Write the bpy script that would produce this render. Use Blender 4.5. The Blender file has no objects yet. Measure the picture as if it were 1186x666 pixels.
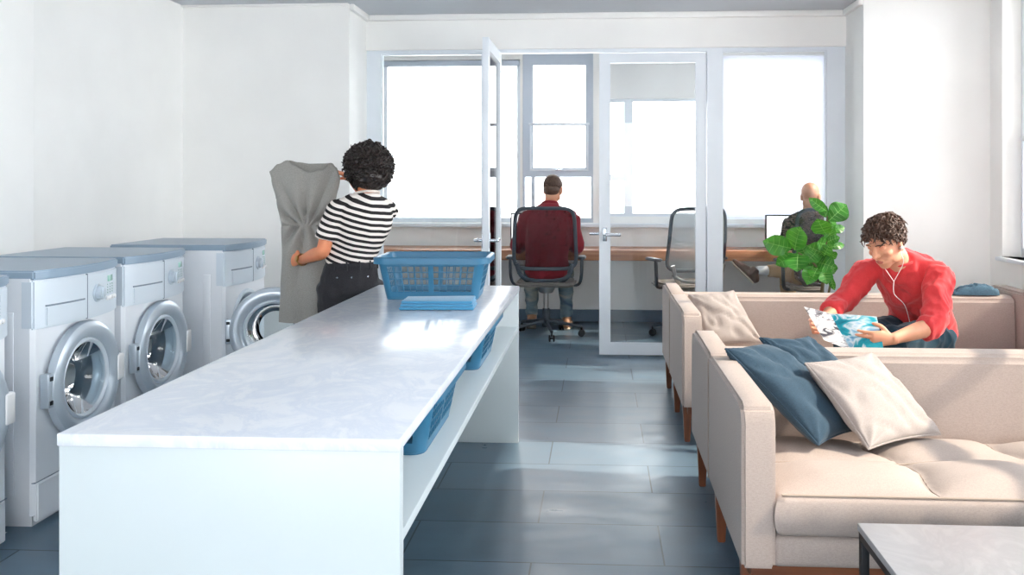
import bpy, bmesh, math, random
from mathutils import Vector, Matrix, noise
from math import sin, cos, pi, radians

SC = bpy.context.scene
COL = SC.collection
rnd = random.Random(7)

def V(*a): return Vector(a)
def lin(c):
    c = c / 255.0
    return c / 12.92 if c <= 0.04045 else ((c + 0.055) / 1.055) ** 2.4
def rgb(r, g, b): return (lin(r), lin(g), lin(b), 1.0)

# ------------------------------------------------------------------ materials
def new_mat(name):
    m = bpy.data.materials.new(name); m.use_nodes = True
    nt = m.node_tree
    return m, nt, nt.nodes['Principled BSDF']

def add(nt, kind, **kw):
    n = nt.nodes.new(kind)
    for k, v in kw.items():
        if k in n.inputs: n.inputs[k].default_value = v
        else: setattr(n, k, v)
    return n

def ramp(nt, stops, src):
    n = nt.nodes.new('ShaderNodeValToRGB')
    e = n.color_ramp.elements
    while len(e) < len(stops): e.new(0.5)
    for i, (p, c) in enumerate(stops):
        e[i].position = p; e[i].color = c
    nt.links.new(src, n.inputs[0])
    return n.outputs[0]

def coords(nt, scale=(1, 1, 1), loc=(0, 0, 0), rot=(0, 0, 0)):
    t = nt.nodes.new('ShaderNodeTexCoord')
    mp = add(nt, 'ShaderNodeMapping')
    mp.inputs['Scale'].default_value = scale
    mp.inputs['Location'].default_value = loc
    mp.inputs['Rotation'].default_value = rot
    nt.links.new(t.outputs['Object'], mp.inputs['Vector'])
    return mp.outputs[0]

def bump(nt, b, height, strength=0.2, dist=0.01):
    n = add(nt, 'ShaderNodeBump', Strength=strength, Distance=dist)
    nt.links.new(height, n.inputs['Height'])
    nt.links.new(n.outputs[0], b.inputs['Normal'])

def mat(name, col, rough=0.5, metal=0.0, spec=0.5, coat=0.0, var=0.0, vscale=4.0, bmp=0.0, bscale=60.0, sheen=0.0, sub=0.0, bdist=0.004):
    m, nt, b = new_mat(name)
    b.inputs['Base Color'].default_value = col
    b.inputs['Roughness'].default_value = rough
    b.inputs['Metallic'].default_value = metal
    b.inputs['Specular IOR Level'].default_value = spec
    b.inputs['Coat Weight'].default_value = coat
    b.inputs['Sheen Weight'].default_value = sheen
    if sub:
        b.inputs['Subsurface Weight'].default_value = sub
        b.inputs['Subsurface Radius'].default_value = (0.012, 0.005, 0.003)
        b.inputs['Subsurface Scale'].default_value = 1.0
    co = coords(nt)
    if var:
        nz = add(nt, 'ShaderNodeTexNoise', Scale=vscale, Detail=4.0)
        nt.links.new(co, nz.inputs['Vector'])
        lo = tuple(max(0, c * (1 - var)) for c in col[:3]) + (1,)
        hi = tuple(min(1, c * (1 + var)) for c in col[:3]) + (1,)
        nt.links.new(ramp(nt, [(0.3, lo), (0.7, hi)], nz.outputs[0]), b.inputs['Base Color'])
    if bmp:
        nz = add(nt, 'ShaderNodeTexNoise', Scale=bscale, Detail=3.0)
        nt.links.new(co, nz.inputs['Vector'])
        bump(nt, b, nz.outputs[0], bmp, bdist)
    return m

def weave(name, col, var=0.05, scale=900.0, strength=0.15, rough=0.9, sheen=0.1, dark=0.88):
    m, nt, b = new_mat(name)
    b.inputs['Roughness'].default_value = rough
    b.inputs['Sheen Weight'].default_value = sheen
    b.inputs['Specular IOR Level'].default_value = 0.2
    co = coords(nt)
    outs = []
    for sc in ((scale, scale * .12, scale * .3), (scale * .12, scale, scale * .3), (scale * .3, scale * .12, scale)):
        n = add(nt, 'ShaderNodeTexNoise', Scale=1.0, Detail=1.0)
        mp = coords(nt, sc)
        nt.links.new(mp, n.inputs['Vector']); outs.append(n.outputs[0])
    a = add(nt, 'ShaderNodeMath', operation='ADD'); nt.links.new(outs[0], a.inputs[0]); nt.links.new(outs[1], a.inputs[1])
    a2 = add(nt, 'ShaderNodeMath', operation='ADD'); nt.links.new(a.outputs[0], a2.inputs[0]); nt.links.new(outs[2], a2.inputs[1])
    d3 = add(nt, 'ShaderNodeMath', operation='MULTIPLY'); nt.links.new(a2.outputs[0], d3.inputs[0]); d3.inputs[1].default_value = 1 / 3
    lo = tuple(c * dark for c in col[:3]) + (1,); hi = tuple(min(1, c * (1 + var)) for c in col[:3]) + (1,)
    nt.links.new(ramp(nt, [(0.38, lo), (0.58, hi)], d3.outputs[0]), b.inputs['Base Color'])
    bump(nt, b, d3.outputs[0], strength, 0.002)
    return m

def glass(name, tint=(0.97, 0.985, 0.99, 1), k=1.0):
    m, nt, b = new_mat(name)
    nt.nodes.remove(b)
    out = nt.nodes['Material Output']
    tr = add(nt, 'ShaderNodeBsdfTransparent'); tr.inputs[0].default_value = tint
    gl = add(nt, 'ShaderNodeBsdfGlossy', Roughness=0.01)
    fr = add(nt, 'ShaderNodeFresnel', IOR=1.45)
    mu = add(nt, 'ShaderNodeMath', operation='MULTIPLY'); mu.inputs[1].default_value = k
    nt.links.new(fr.outputs[0], mu.inputs[0])
    mx = add(nt, 'ShaderNodeMixShader')
    nt.links.new(mu.outputs[0], mx.inputs[0]); nt.links.new(tr.outputs[0], mx.inputs[1]); nt.links.new(gl.outputs[0], mx.inputs[2])
    nt.links.new(mx.outputs[0], out.inputs[0])
    return m

def meshcloth(name, col, alpha):
    m, nt, b = new_mat(name)
    out = nt.nodes['Material Output']
    b.inputs['Base Color'].default_value = col; b.inputs['Roughness'].default_value = 0.6
    tr = add(nt, 'ShaderNodeBsdfTransparent'); mx = add(nt, 'ShaderNodeMixShader'); mx.inputs[0].default_value = alpha
    nt.links.new(tr.outputs[0], mx.inputs[1]); nt.links.new(b.outputs[0], mx.inputs[2]); nt.links.new(mx.outputs[0], out.inputs[0])
    return m

def emit(name, col, s):
    m, nt, b = new_mat(name)
    b.inputs['Base Color'].default_value = (0.02, 0.02, 0.02, 1)
    b.inputs['Emission Color'].default_value = col; b.inputs['Emission Strength'].default_value = s
    b.inputs['Roughness'].default_value = 0.2
    return m

def wood(name, c1, c2, axis=0, scale=1.0, rough=0.4):
    m, nt, b = new_mat(name)
    s = [28 * scale] * 3; s[axis] = 1.6 * scale
    n = add(nt, 'ShaderNodeTexNoise', Scale=1.0, Detail=6.0, Distortion=0.6)
    nt.links.new(coords(nt, tuple(s)), n.inputs['Vector'])
    nt.links.new(ramp(nt, [(0.3, c1), (0.68, c2)], n.outputs[0]), b.inputs['Base Color'])
    b.inputs['Roughness'].default_value = rough
    bump(nt, b, n.outputs[0], 0.08, 0.003)
    return m

M = {}
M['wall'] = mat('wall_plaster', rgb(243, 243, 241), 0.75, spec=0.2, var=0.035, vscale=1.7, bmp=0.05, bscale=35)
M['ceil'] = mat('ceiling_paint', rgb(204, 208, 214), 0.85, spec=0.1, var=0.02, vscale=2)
M['trim'] = mat('white_frame_paint', rgb(226, 233, 240), 0.4, var=0.02, vscale=3)
M['grey_frame'] = mat('grey_window_paint', rgb(196, 206, 218), 0.4)
M['glass'] = glass('window_glass')
M['door_glass'] = glass('washer_door_glass', (0.80, 0.88, 0.92, 1), 1.6)
M['base'] = mat('slate_baseboard', rgb(92, 112, 130), 0.5, var=0.1)
M['chrome'] = mat('brushed_chrome', rgb(205, 212, 220), 0.25, 1.0)
M['silver'] = mat('silver_plastic', rgb(198, 209, 219), 0.3, 0.35, coat=0.2)
M['panel'] = mat('pale_silver_panel', rgb(214, 224, 233), 0.35, 0.15)
M['lid'] = mat('grey_laminate_lid', rgb(142, 162, 180), 0.35, 0.1, var=0.03)
M['enamel'] = mat('white_enamel', rgb(236, 240, 245), 0.28, coat=0.2)
M['groove'] = mat('dark_groove', rgb(120, 134, 148), 0.6)
M['rubber'] = mat('dark_rubber', rgb(40, 46, 52), 0.7)
M['drum'] = mat('steel_drum', rgb(200, 212, 222), 0.4, 0.6)
M['lcd'] = mat('green_display', rgb(150, 190, 178), 0.2)
M['blue'] = mat('blue_plastic', rgb(50, 112, 146), 0.38, spec=0.5, var=0.03)
M['towel'] = mat('blue_towel', rgb(66, 140, 180), 0.9, sheen=0.3, bmp=0.5, bscale=260, bdist=0.003)
M['sofa'] = weave('beige_sofa_linen', rgb(176, 163, 156))
M['seam'] = mat('beige_seam', rgb(170, 155, 142), 0.9)
M['grey_pillow'] = weave('grey_beige_cushion_linen', rgb(160, 153, 150), scale=1000, dark=0.84)
M['blue_pillow'] = weave('slate_blue_cushion_linen', rgb(50, 72, 89), scale=900, dark=0.74)
M['leg'] = wood('walnut_leg', rgb(84, 44, 26), rgb(140, 82, 50), axis=2)
M['rail'] = wood('walnut_rail', rgb(84, 44, 26), rgb(140, 82, 50), axis=0)
M['desk'] = wood('oak_desk', rgb(150, 98, 68), rgb(190, 136, 100), axis=0, scale=0.8)
M['black'] = mat('black_metal', rgb(28, 30, 34), 0.45, 0.4)
M['screen'] = emit('lit_screen', (1, 1, 1, 1), 1.6)
M['chair_dark'] = mat('dark_grey_chair_plastic', rgb(62, 71, 80), 0.45)
M['chair_mesh'] = meshcloth('dark_chair_mesh', rgb(46, 40, 44), 0.42)
M['chair_mesh_pale'] = meshcloth('pale_chair_mesh', rgb(168, 176, 180), 0.55)
M['chair_seat'] = weave('grey_chair_fabric', rgb(120, 116, 112))
M['alu'] = mat('polished_aluminium', rgb(190, 186, 182), 0.28, 0.95)
M['skin'] = mat('skin_light', rgb(222, 162, 132), 0.5, spec=0.35, var=0.06, vscale=18, sub=0.25)
M['lips'] = mat('lips', rgb(190, 112, 98), 0.45)
M['skin_tan'] = mat('skin_tan', rgb(226, 146, 108), 0.5, spec=0.35, var=0.06, vscale=18, sub=0.25)
M['skin_bald'] = mat('skin_ruddy', rgb(200, 146, 118), 0.45, spec=0.4, var=0.06, vscale=18, sub=0.2)
M['hair_brown'] = mat('hair_brown', rgb(76, 52, 40), 0.5, var=0.35, vscale=60)
M['hair_short'] = mat('hair_light_brown', rgb(84, 62, 50), 0.55, var=0.3, vscale=60)
M['hair_black'] = mat('hair_black', rgb(32, 22, 19), 0.34, var=0.4, vscale=30)
M['red'] = weave('red_jersey', rgb(218, 66, 70), scale=900, strength=0.12, dark=0.9, sheen=0.2)
M['maroon'] = weave('maroon_jersey', rgb(134, 42, 52), scale=700, strength=0.12, dark=0.88)
M['jeans_teal'] = weave('dark_teal_denim', rgb(30, 62, 78), scale=700, dark=0.75)
M['jeans_black'] = weave('black_denim', rgb(52, 52, 56), scale=700, dark=0.7)
M['khaki'] = weave('khaki_cotton', rgb(176, 148, 116), scale=700, dark=0.88)
M['shoe_brown'] = mat('brown_leather', rgb(70, 46, 36), 0.4)
M['shoe_tan'] = mat('tan_leather', rgb(150, 112, 86), 0.5)
M['sole'] = mat('pale_sole', rgb(200, 188, 172), 0.7)
M['sock'] = mat('white_sock', rgb(225, 225, 225), 0.9)
M['white'] = mat('white_plastic', rgb(240, 240, 240), 0.4)
M['gold'] = mat('gold_metal', rgb(205, 160, 96), 0.3, 1.0)
M['soil'] = mat('potting_soil', rgb(60, 45, 35), 0.95, bmp=0.8, bscale=80)
M['pot'] = mat('white_ceramic_pot', rgb(225, 226, 228), 0.35)
M['stem'] = mat('plant_stem', rgb(96, 88, 60), 0.7, var=0.2, vscale=20)
M['collar'] = mat('charcoal_cloth', rgb(60, 66, 74), 0.9)

def mk_floor():
    m, nt, b = new_mat('slate_floor_tiles')
    co = coords(nt, loc=(-0.666, -2.220, 0))
    br = add(nt, 'ShaderNodeTexBrick', Scale=1.0)
    br.offset = 0.5; br.offset_frequency = 2
    br.inputs['Mortar Size'].default_value = 0.0035
    br.inputs['Mortar Smooth'].default_value = 0.3
    br.inputs['Brick Width'].default_value = 0.895
    br.inputs['Row Height'].default_value = 0.341
    br.inputs['Color1'].default_value = rgb(80, 104, 121)
    br.inputs['Color2'].default_value = rgb(96, 119, 136)
    br.inputs['Mortar'].default_value = rgb(40, 54, 66)
    nt.links.new(co, br.inputs['Vector'])
    n1 = add(nt, 'ShaderNodeTexNoise', Scale=3.2, Detail=8.0, Roughness=0.62)
    nt.links.new(coords(nt, (1, 2.2, 1)), n1.inputs['Vector'])
    r1 = ramp(nt, [(0.25, (0.72, 0.74, 0.76, 1)), (0.75, (1.2, 1.2, 1.2, 1))], n1.outputs[0])
    mx = add(nt, 'ShaderNodeMix', data_type='RGBA', blend_type='MULTIPLY'); mx.inputs[0].default_value = 1.0
    nt.links.new(br.outputs['Color'], mx.inputs[6]); nt.links.new(r1, mx.inputs[7])
    nt.links.new(mx.outputs[2], b.inputs['Base Color'])
    n2 = add(nt, 'ShaderNodeTexNoise', Scale=9.0, Detail=7.0, Roughness=0.6)
    nt.links.new(coords(nt, (1, 1.6, 1)), n2.inputs['Vector'])
    rr = ramp(nt, [(0.3, (0.27, 0.27, 0.27, 1)), (0.7, (0.42, 0.42, 0.42, 1))], n1.outputs[0])
    nt.links.new(rr, b.inputs['Roughness'])
    sb = add(nt, 'ShaderNodeMath', operation='MULTIPLY'); sb.inputs[1].default_value = -1.2
    nt.links.new(br.outputs['Fac'], sb.inputs[0])
    ad = add(nt, 'ShaderNodeMath', operation='ADD'); nt.links.new(sb.outputs[0], ad.inputs[0]); nt.links.new(n2.outputs[0], ad.inputs[1])
    bump(nt, b, ad.outputs[0], 0.07, 0.003)
    b.inputs['Specular IOR Level'].default_value = 0.6
    return m
M['floor'] = mk_floor()

def mk_marble(name, base, vein, rough):
    m, nt, b = new_mat(name)
    n = add(nt, 'ShaderNodeTexNoise', Scale=3.4, Detail=9.0, Roughness=0.66, Distortion=1.6)
    nt.links.new(coords(nt, (1.6, 1.0, 1.0)), n.inputs['Vector'])
    nt.links.new(ramp(nt, [(0.36, base), (0.5, vein), (0.6, base)], n.outputs[0]), b.inputs['Base Color'])
    b.inputs['Roughness'].default_value = rough
    return m
M['marble'] = mk_marble('white_marble', rgb(228, 232, 238), rgb(214, 221, 232), 0.17)
M['bench'] = mat('white_bench_lacquer', rgb(199, 210, 214), 0.3, var=0.03, vscale=1.5)
M['table_top'] = mk_marble('grey_marble', rgb(172, 174, 178), rgb(160, 162, 167), 0.3)

def mk_stripes():
    m, nt, b = new_mat('black_white_stripes')
    b.inputs['Roughness'].default_value = 0.9
    co = coords(nt, rot=(radians(-10), radians(-20), 0))
    w = add(nt, 'ShaderNodeTexWave', Scale=10.6, Distortion=1.1, Detail=1.0); w.bands_direction = 'Z'
    w.inputs['Detail Scale'].default_value = 0.35
    nt.links.new(co, w.inputs['Vector'])
    nt.links.new(ramp(nt, [(0.49, rgb(30, 27, 29)), (0.53, rgb(232, 224, 218))], w.outputs[0]), b.inputs['Base Color'])
    return m
M['stripes'] = mk_stripes()

def mk_pattern(name, stops, scale, dist=2.0, det=3.0, rough=0.9):
    m, nt, b = new_mat(name)
    n = add(nt, 'ShaderNodeTexNoise', Scale=scale, Detail=det, Distortion=dist)
    nt.links.new(coords(nt, (1, 1, 2.2)), n.inputs['Vector'])
    nt.links.new(ramp(nt, stops, n.outputs[0]), b.inputs['Base Color'])
    b.inputs['Roughness'].default_value = rough
    return m
M['sweater'] = mk_pattern('dark_patterned_knit', [(0.36, rgb(38, 36, 42)), (0.47, rgb(46, 44, 50)), (0.53, rgb(128, 112, 102)), (0.62, rgb(44, 42, 48))], 11)
M['jeans_blue'] = mk_pattern('faded_blue_denim', [(0.3, rgb(52, 78, 100)), (0.5, rgb(98, 118, 128)), (0.7, rgb(150, 152, 142))], 6, 0.5)
M['jacket'] = weave('blue_grey_denim_cloth', rgb(76, 108, 128), scale=500, dark=0.7)
M['dress'] = weave('grey_wool_dress', rgb(158, 156, 151), scale=900, dark=0.80, var=0.08)
M['cover_teal'] = mk_pattern('teal_wave_print', [(0.30, rgb(20, 120, 140)), (0.44, rgb(40, 170, 190)), (0.52, rgb(230, 240, 245)), (0.58, rgb(150, 200, 225)), (0.66, rgb(90, 150, 190)), (0.8, rgb(235, 240, 240))], 9, 1.2)
M['cover_mono'] = mk_pattern('grey_print', [(0.36, rgb(70, 70, 80)), (0.46, rgb(235, 235, 235)), (0.54, rgb(240, 240, 240)), (0.6, rgb(150, 148, 155)), (0.75, rgb(60, 58, 64))], 14, 1.0)
M['paper'] = mat('paper', rgb(240, 240, 238), 0.6)
M['red_ink'] = mat('red_ink', rgb(196, 40, 70), 0.6)
def mk_leaf():
    m, nt, b = new_mat('fig_leaf_green')
    n = add(nt, 'ShaderNodeTexNoise', Scale=9.0, Detail=3.0)
    nt.links.new(coords(nt), n.inputs['Vector'])
    nt.links.new(ramp(nt, [(0.3, rgb(26, 92, 28)), (0.7, rgb(66, 148, 48))], n.outputs[0]), b.inputs['Base Color'])
    b.inputs['Roughness'].default_value = 0.38
    out = nt.nodes['Material Output']
    tl = add(nt, 'ShaderNodeBsdfTranslucent'); tl.inputs[0].default_value = rgb(110, 190, 60)
    mx = add(nt, 'ShaderNodeMixShader'); mx.inputs[0].default_value = 0.16
    nt.links.new(b.outputs[0], mx.inputs[1]); nt.links.new(tl.outputs[0], mx.inputs[2]); nt.links.new(mx.outputs[0], out.inputs[0])
    return m
M['leaf'] = mk_leaf()
M['vein'] = mat('leaf_vein', rgb(128, 188, 92), 0.5)
def mk_blind():
    m, nt, b = new_mat('white_blind_cloth')
    out = nt.nodes['Material Output']
    b.inputs['Base Color'].default_value = rgb(240, 241, 246); b.inputs['Roughness'].default_value = 0.9
    tl = add(nt, 'ShaderNodeBsdfTranslucent'); tl.inputs[0].default_value = rgb(240, 241, 248)
    mx = add(nt, 'ShaderNodeMixShader'); mx.inputs[0].default_value = 0.55
    nt.links.new(b.outputs[0], mx.inputs[1]); nt.links.new(tl.outputs[0], mx.inputs[2]); nt.links.new(mx.outputs[0], out.inputs[0])
    return m
M['blind'] = mk_blind()

# ------------------------------------------------------------------ mesh tools
def finish(me, ang=38):
    bm = bmesh.new(); bm.from_mesh(me)
    bmesh.ops.recalc_face_normals(bm, faces=bm.faces)
    a = radians(ang)
    for f in bm.faces: f.smooth = True
    for e in bm.edges:
        if len(e.link_faces) == 2:
            e.smooth = e.calc_face_angle(0) < a
    bm.to_mesh(me); bm.free()

def part(name, src, material, parent=None, label=None, world=False, ang=38, keep=False):
    """link a bmesh or mesh as ONE object; world=True: coordinates are world ones and become local to the parent"""
    if isinstance(src, bmesh.types.BMesh):
        me = bpy.data.meshes.new(name); src.to_mesh(me); src.free()
    else:
        me = src; me.name = name
    mats = material if isinstance(material, (list, tuple)) else [material]
    me.materials.clear()
    for m_ in mats: me.materials.append(M[m_] if isinstance(m_, str) else m_)
    if not keep: finish(me, ang)
    o = bpy.data.objects.new(name, me); COL.objects.link(o)
    if parent is not None:
        o.parent = parent
        if world:
            q = parent; mw = Matrix.Identity(4)
            while q is not None:
                mw = q.matrix_basis @ mw; q = q.parent
            me.transform(mw.inverted())
    if label: o['label'] = label
    return o

def thing(name, label, cat, loc=(0, 0, 0), rz=0.0, group=None):
    o = bpy.data.objects.new(name, None); COL.objects.link(o)
    o.empty_display_size = 0.1
    o.location = loc; o.rotation_euler = (0, 0, rz)
    o['label'] = label; o['category'] = cat
    if group: o['group'] = group
    return o

def tag(o, label, cat, group=None):
    o['label'] = label; o['category'] = cat
    if group: o['group'] = group
    return o

def struct(name, src, material, parent=None):
    o = part(name, src, material, parent)
    if parent is None: o['kind'] = 'structure'
    return o

def dup(root, loc, rz, label, group=None):
    r = root.copy(); COL.objects.link(r); r.location = loc; r.rotation_euler = (0, 0, rz); r['label'] = label
    if group: r['group'] = group
    def rec(src, dst):
        for ch in list(src.children):
            c = ch.copy(); COL.objects.link(c); c.parent = dst
            rec(ch, c)
    rec(root, r)
    return r

def NB(): return bmesh.new()

def merge(bm, tmp):
    me = bpy.data.meshes.new('t'); tmp.to_mesh(me); tmp.free(); bm.from_mesh(me); bpy.data.meshes.remove(me)

def box(bm, x0, x1, y0, y1, z0, z1, bev=0.0, seg=2, mtx=None):
    t = bmesh.new()
    bmesh.ops.create_cube(t, size=1.0)
    for v in t.verts:
        v.co = V(x0 + (v.co.x + .5) * (x1 - x0), y0 + (v.co.y + .5) * (y1 - y0), z0 + (v.co.z + .5) * (z1 - z0))
    if bev: bmesh.ops.bevel(t, geom=t.edges[:], offset=bev, segments=seg, profile=0.5, affect='EDGES', clamp_overlap=True)
    if mtx is not None: t.transform(mtx)
    merge(bm, t); return bm

def prism(bm, pts, z0, z1, axis='z', bev=0.0, seg=2):
    """polygon pts (u,v) extruded z0..z1 along axis"""
    t = bmesh.new()
    def P(u, v, w):
        return V(u, v, w) if axis == 'z' else (V(w, u, v) if axis == 'x' else V(u, w, v))
    lo = [t.verts.new(P(u, v, z0)) for u, v in pts]; hi = [t.verts.new(P(u, v, z1)) for u, v in pts]
    t.faces.new(lo[::-1]); t.faces.new(hi)
    n = len(pts)
    for i in range(n): t.faces.new((lo[i], lo[(i + 1) % n], hi[(i + 1) % n], hi[i]))
    bmesh.ops.recalc_face_normals(t, faces=t.faces)
    if bev: bmesh.ops.bevel(t, geom=[e for e in t.edges if e.calc_face_angle(0) > 0.5], offset=bev, segments=seg, affect='EDGES', clamp_overlap=True)
    merge(bm, t); return bm

def catmull(P, sub, closed=False):
    n = len(P); out = []
    rng = range(n if closed else n - 1)
    for i in rng:
        if closed: a, b, c, d = P[(i - 1) % n], P[i], P[(i + 1) % n], P[(i + 2) % n]
        else: a, b, c, d = P[max(i - 1, 0)], P[i], P[i + 1], P[min(i + 2, n - 1)]
        for k in range(sub):
            t = k / sub
            out.append(0.5 * ((2 * b) + (c - a) * t + (2 * a - 5 * b + 4 * c - d) * t * t + (3 * b - a - 3 * c + d) * t ** 3))
    if not closed: out.append(P[-1].copy())
    return out

def loft(bm, pts, rad, side=None, n=14, sub=4, cap=0.7, capk=(0.0,)):
    P = [Vector(p) for p in pts]
    R = [Vector((r, r) if not isinstance(r, (tuple, list)) else r) for r in rad]
    if sub > 1: P, R = catmull(P, sub), catmull(R, sub)
    m = len(P)
    T = [(P[min(i + 1, m - 1)] - P[max(i - 1, 0)]).normalized() for i in range(m)]
    a = Vector(side) if side is not None else (V(0, 0, 1) if abs(T[0].z) < .9 else V(1, 0, 0))
    rings = []
    seq = []
    angs = [80, 55, 28]
    r0 = min(R[0]); r1 = min(R[-1])
    for k in angs: seq.append((P[0] - T[0] * r0 * cap * sin(radians(k)), R[0] * cos(radians(k)), T[0]))
    for i in range(m): seq.append((P[i], R[i], T[i]))
    for k in angs[::-1]: seq.append((P[-1] + T[-1] * r1 * cap * sin(radians(k)), R[-1] * cos(radians(k)), T[-1]))
    for (p, r, t) in seq:
        ax = (Vector(side) if side is not None else a); ax = ax - t * ax.dot(t)
        if ax.length < 1e-4: ax = t.orthogonal()
        ax.normalize(); a = ax; bx = t.cross(ax)
        rings.append([bm.verts.new(p + ax * r[0] * cos(2 * pi * k / n) + bx * r[1] * sin(2 * pi * k / n)) for k in range(n)])
    for A, B in zip(rings, rings[1:]):
        for k in range(n): bm.faces.new((A[k], A[(k + 1) % n], B[(k + 1) % n], B[k]))
    bm.faces.new(rings[0][::-1]); bm.faces.new(rings[-1])
    return bm

def tube(bm, pts, r, n=8, sub=1, closed=False, side=None):
    """plain tube with flat ends; r number or (ra, rb) or list"""
    P = [Vector(p) for p in pts]
    R = r if isinstance(r, list) else [r] * len(P)
    R = [Vector((q, q) if not isinstance(q, (tuple, list)) else q) for q in R]
    if sub > 1: P, R = catmull(P, sub, closed), catmull(R, sub, closed)
    m = len(P)
    a = None; rings = []
    for i in range(m):
        if closed: t = (P[(i + 1) % m] - P[i - 1]).normalized()
        else: t = (P[min(i + 1, m - 1)] - P[max(i - 1, 0)]).normalized()
        if side is not None: ax = Vector(side)
        elif a is None: ax = V(0, 0, 1) if abs(t.z) < .9 else V(1, 0, 0)
        else: ax = a
        ax = ax - t * ax.dot(t)
        if ax.length < 1e-5: ax = t.orthogonal()
        ax.normalize(); a = ax; b = t.cross(ax)
        rings.append([bm.verts.new(P[i] + ax * R[i][0] * cos(2 * pi * k / n) + b * R[i][1] * sin(2 * pi * k / n)) for k in range(n)])
    pairs = list(zip(rings, rings[1:])) + ([(rings[-1], rings[0])] if closed else [])
    for A, B in pairs:
        for k in range(n): bm.faces.new((A[k], A[(k + 1) % n], B[(k + 1) % n], B[k]))
    if not closed:
        bm.faces.new(rings[0][::-1]); bm.faces.new(rings[-1])
    return bm

def cyl(bm, c, axis, r, h, n=24, bev=0.0, r2=None):
    """cylinder from c along axis (vector) of height h"""
    ax = Vector(axis).normalized()
    t = bmesh.new()
    bmesh.ops.create_cone(t, cap_ends=True, segments=n, radius1=r, radius2=r if r2 is None else r2, depth=h)
    if bev: bmesh.ops.bevel(t, geom=[e for e in t.edges if e.calc_face_angle(0) > 0.8], offset=bev, segments=2, affect='EDGES')
    q = V(0, 0, 1).rotation_difference(ax).to_matrix().to_4x4()
    t.transform(Matrix.Translation(Vector(c) + ax * h / 2) @ q)
    merge(bm, t); return bm

def lathe(bm, prof, c=(0, 0, 0), axis=(0, 0, 1), n=32, closed=False):
    """prof (r, h) revolved about axis through c; profile closed -> ring solid"""
    q = V(0, 0, 1).rotation_difference(Vector(axis).normalized()); c = Vector(c)
    rings = []
    for r, h in prof:
        if r < 1e-6: rings.append([bm.verts.new(c + q @ V(0, 0, h))])
        else: rings.append([bm.verts.new(c + q @ V(r * cos(2 * pi * k / n), r * sin(2 * pi * k / n), h)) for k in range(n)])
    pr = list(zip(rings, rings[1:])) + ([(rings[-1], rings[0])] if closed else [])
    for A, B in pr:
        for k in range(n):
            k2 = (k + 1) % n
            if len(A) == 1 and len(B) == 1: continue
            if len(A) == 1: bm.faces.new((A[0], B[k2], B[k]))
            elif len(B) == 1: bm.faces.new((A[k], A[k2], B[0]))
            else: bm.faces.new((A[k], A[k2], B[k2], B[k]))
    return bm

def ell(bm, c, r, mtx=None, sub=3):
    t = bmesh.new(); bmesh.ops.create_icosphere(t, subdivisions=sub, radius=1.0)
    for v in t.verts: v.co = V(c[0] + v.co.x * r[0], c[1] + v.co.y * r[1], c[2] + v.co.z * r[2])
    if mtx is not None: t.transform(mtx)
    merge(bm, t); return bm

def remesh(bm, voxel, smooth=3, fac=0.5):
    me = bpy.data.meshes.new('r'); bm.to_mesh(me); bm.free()
    o = bpy.data.objects.new('r', me); COL.objects.link(o)
    m1 = o.modifiers.new('v', 'REMESH'); m1.mode = 'VOXEL'; m1.voxel_size = voxel; m1.adaptivity = 0
    if smooth:
        m2 = o.modifiers.new('s', 'SMOOTH'); m2.iterations = smooth; m2.factor = fac
    dg = bpy.context.evaluated_depsgraph_get(); dg.update()
    out = bpy.data.meshes.new_from_object(o.evaluated_get(dg))
    bpy.data.objects.remove(o); bpy.data.meshes.remove(me)
    return out

def ruffle(me, fn):
    """move every vertex along its normal by fn(co, normal)"""
    ns = [v.normal.copy() for v in me.vertices]
    for v, n_ in zip(me.vertices, ns): v.co = v.co + n_ * fn(v.co, n_)
    return me

def fold_noise(amp, sc, seed=0.0):
    def f(p, n_):
        q = V(p.x * sc[0] + seed, p.y * sc[1] - seed, p.z * sc[2] + 2 * seed)
        return amp * (1 - 2 * abs(noise.noise(q))) - amp * .5 + amp * .3 * noise.noise(q * 2.7)
    return f
# ------------------------------------------------------------------ camera, world, sun
TH = math.atan(0.057)
cam = bpy.data.cameras.new('camera'); co_ = bpy.data.objects.new('camera', cam); COL.objects.link(co_)
co_.location = (0, 0, 1.28); co_.rotation_euler = (pi / 2, 0, TH)
cam.sensor_fit = 'HORIZONTAL'; cam.sensor_width = 36.0; cam.lens = 1000 / 1186 * 36
cam.shift_x = (593 - 637) / 1186; cam.shift_y = (212 - 333) / 1186
cam.clip_start = 0.05; cam.clip_end = 100
SC.camera = co_

w = bpy.data.worlds.new('world'); SC.world = w; w.use_nodes = True
bg = w.node_tree.nodes['Background']
bg.inputs[0].default_value = (1.0, 0.99, 0.985, 1); bg.inputs[1].default_value = 7.6

sun = bpy.data.lights.new('sun', 'SUN'); so = bpy.data.objects.new('sun', sun); COL.objects.link(so)
sun.energy = 7.0; sun.color = (1.0, 0.83, 0.66); sun.angle = radians(0.9)
so.location = (6, -1, 6)
so.rotation_euler = V(-0.75, 0.08, -0.57).to_track_quat('-Z', 'Y').to_euler()

vs = SC.view_settings
vs.view_transform = 'Standard'; vs.look = 'None'; vs.gamma = 1.0; vs.use_curve_mapping = False
vs.exposure = 0.18
try:
    SC.cycles.use_denoising = True; SC.cycles.max_bounces = 10; SC.cycles.transparent_max_bounces = 24
    SC.cycles.diffuse_bounces = 6; SC.cycles.glossy_bounces = 4; SC.cycles.sample_clamp_indirect = 6.0
except Exception: pass

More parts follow.
